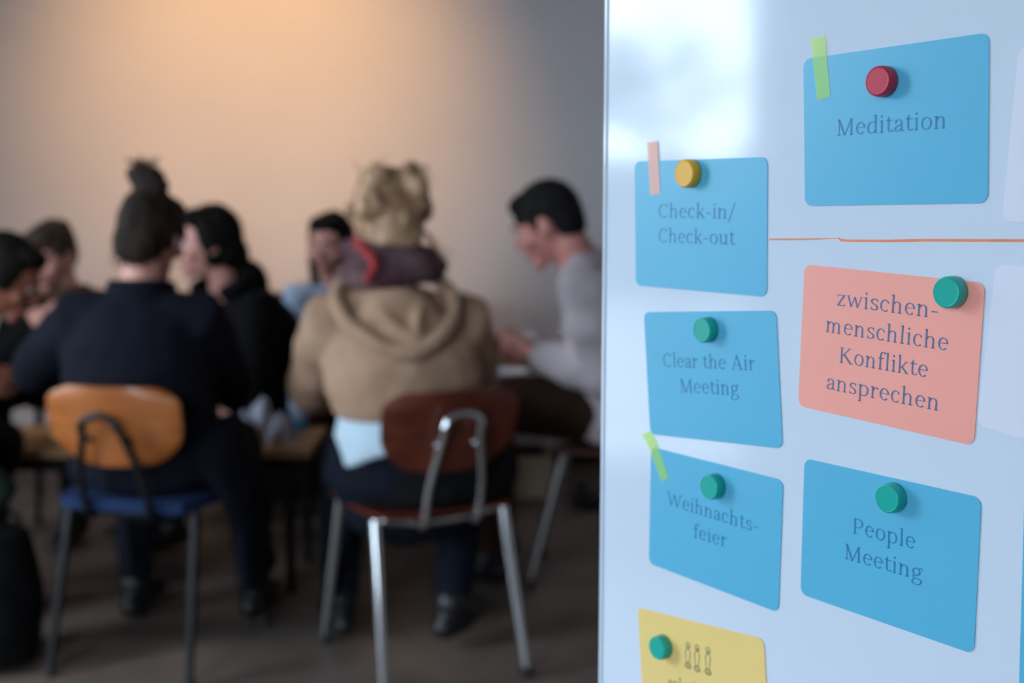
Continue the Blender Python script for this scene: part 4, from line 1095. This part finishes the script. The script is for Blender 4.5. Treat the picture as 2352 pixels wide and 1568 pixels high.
MB().lathe([(0.024, 0), (0.029, 0.004), (0.030, 0.02), (0.030, 0.115), (0.026, 0.130), (0.013, 0.150), (0.012, 0.160)], n=28).build('bottle_body', M['blue_plastic'], bt)
MB().lathe([(0.0145, 0.158), (0.0155, 0.160), (0.0155, 0.186), (0.013, 0.189)], n=28).build('cap', M['pale_plastic'], bt)
MB().lathe([(0.0304, 0.04), (0.0306, 0.041), (0.0306, 0.094), (0.0304, 0.095)], n=28).build('wrapper_band', M['pale_plastic'], bt)
def plate(loc, r, label):
    t = thing('plate', label, 'plate', loc)
    MB().lathe([(r*.55, 0.0), (r*.6, 0.002), (r*.97, 0.016), (r, 0.018), (r*.96, 0.0195), (r*.6, 0.006), (r*.2, 0.005)], n=40).build('dish', M['ceramic'], t)
    return t
plate((-0.02, 4.15, 0.576), 0.080, 'white plate on the small dark round side table')
def roll(loc, r, label, seed):
    b = MB().sph((0, 0, r[2]), r, None, 22, 14)
    o = b.remesh('bread_roll', M['bread'], None, vox=0.005, it=1, disp=lambda q: 0.006*noise.noise(q*30+V((seed, 0, 0)))+0.003*noise.noise(q*70))
    o.location = loc; return tag(o, label, 'bread')
roll((-1.41, 3.44, 0.655), (0.055, 0.035, 0.026), 'pale bread roll held over the plate by the person at the left edge', 1)
roll((-1.36, 3.64, TZ+0.002), (0.05, 0.04, 0.028), 'bread roll lying on the low table behind the honey plywood chair', 4)
wr = thing('sandwich', 'bitten sandwich in a white napkin held by the man in grey', 'sandwich', (-0.075, 3.665, 0.735))
b = MB().sph((0, 0, 0.03), (0.030, 0.045, 0.035), None, 20, 14)
b.remesh('bread', M['bread'], wr, vox=0.005, it=1, disp=lambda q: 0.005*noise.noise(q*40))
c_ = crumple(3.3, 0.05, 12, 0.045).build('napkin', M['paper'], wr, smooth=False); c_.location = (-0.018, -0.01, -0.018)
bx = thing('box', 'pale cardboard box on the floor by the far wall', 'box', (at(1225, 1140, 4.72).x, 4.76, 0))
MB().box((0, 0, 0.068), (0.16, 0.12, 0.134)).build('carton', M['box'], bx, bevel=0.004)
for sy_ in (-1, 1): MB().box((0, sy_*0.031, 0.139), (0.158, 0.058, 0.003), Matrix.Rotation(rad(sy_*3), 3, 'X')).build('flap', M['box'], bx, smooth=False)
s_ = MB(); s_.tube([(-.02, 0, .030), (.06, 0, .030), (.15, 0, .026), (.19, 0, .022)], [(.034, .028), (.038, .03), (.04, .024), (.03, .018)], 14, lat=(0, 1, 0)); s_.tube([(0, 0, .04), (0, 0, .085)], [.036, .033], 14)
o = s_.remesh('shoe', M['leather'], None, vox=0.007, it=3); o.location = (at(1335, 1160, 4.55).x, 4.57, 0); tag(o, 'black shoe standing alone on the floor beyond the chrome chair', 'shoe')
# black bag and green bundle at the left edge
bg_ = thing('bag', 'large black fabric bag standing on the floor at the left edge', 'bag', (-1.345, 3.00, 0))
b = MB(); b.tube([(0, 0, 0.02), (0, 0, 0.12), (0, 0, 0.26), (0, 0, 0.36)], [(0.13, 0.10), (0.145, 0.112), (0.14, 0.11), (0.115, 0.085)], 24, lat=(1, 0, 0), rnd=False)
b.remesh('bag_body', M['black_cloth'], bg_, vox=0.010, it=4, disp=lambda q: 0.008*noise.noise(q*12))
for sy_ in (-1, 1):
    MB().tube(spline([(-0.06, sy_*0.075, 0.33), (-0.06, sy_*0.088, 0.372), (0.0, sy_*0.098, 0.385), (0.06, sy_*0.088, 0.372), (0.06, sy_*0.075, 0.33)], 5), 0.006, 8).build('handle', M['black_cloth'], bg_)
b = MB(); b.sph((0, 0, 0.07), (0.115, 0.085, 0.07), None, 24, 16); b.tube([(-.07, -.03, .05), (0, -.07, .08), (.07, -.02, .06)], 0.03, 10)
o = b.remesh('folded_jacket', M['green_cloth'], None, vox=0.009, it=4, disp=lambda q: 0.008*noise.noise(V((q.x*10, q.y*10, q.z*22))))
o.location = (-1.37, 3.00, 0.392); tag(o, 'dark green jacket rolled up on top of the black bag', 'jacket')

# ------------------------------------------------------------------ trees outside the left window
def tree(loc, h, spread, n, label, seed, leafr=0.16, lo=0.45):
    random.seed(seed); t = thing('tree', label, 'tree', loc, 0, 'trees outside the window')
    b = MB(); tips = []
    def br(p, d, L, r, lev):
        q = p + d*L*0.5 + V((random.uniform(-.1, .1), random.uniform(-.1, .1), 0))*L; e = p + d*L
        b.tube([p, q, e], [r, r*.8, r*.6], 7, rnd=False)
        tips.append(e); tips.append(q)
        if lev:
            for _ in range(3):
                dd = (d + V((random.uniform(-1, 1), random.uniform(-1, 1), random.uniform(-.2, .6)))*spread).normalized()
                br(e, dd, L*random.uniform(.55, .8), r*.6, lev-1)
    br(V((0, 0, 0)), V((0, 0, 1)), h*lo, 0.11, 4)
    b.build('trunk', M['bark'], t)
    l = MB()
    for _ in range(n):
        c = random.choice(tips) + V([random.gauss(0, .22) for _ in range(3)])
        a = V([random.gauss(0, 1) for _ in range(3)]).normalized(); s1 = a.orthogonal().normalized(); s2 = a.cross(s1)
        r = leafr*random.uniform(.5, 1.2)
        l.add([c-s1*r, c+s2*r*.4, c+s1*r, c-s2*r*.4], [(0, 1, 2, 3)])
    f = l.build('foliage', M['leaf'], t, smooth=False); f['kind'] = 'stuff'
tree((-12.8, 3.25, -0.2), 3.0, 0.85, 240, 'sparse leafy tree outside the left window', 9, leafr=0.15)
hg = MB(); random.seed(4); n = 60
for j in range(n+1):
    y = -14 + 34*j/n
    h_ = 1.62 + 0.30*noise.noise(V((y*0.55, 0, 3))) + 0.14*noise.noise(V((y*2.1, 5, 0)))
    for (x, z) in ((-14.6, -0.2), (-14.45, h_-0.15), (-14.9, h_), (-15.4, h_-0.1), (-15.5, -0.2)): hg.v.append(V((x+0.12*noise.noise(V((y*3, z*3, 0))), y, z)))
for j in range(n):
    for i in range(4): hg.f.append((j*5+i, j*5+i+1, (j+1)*5+i+1, (j+1)*5+i))
tag(hg.build('hedge', M['leaf'], None), 'long clipped hedge outside the left window, beyond the tree', 'hedge')
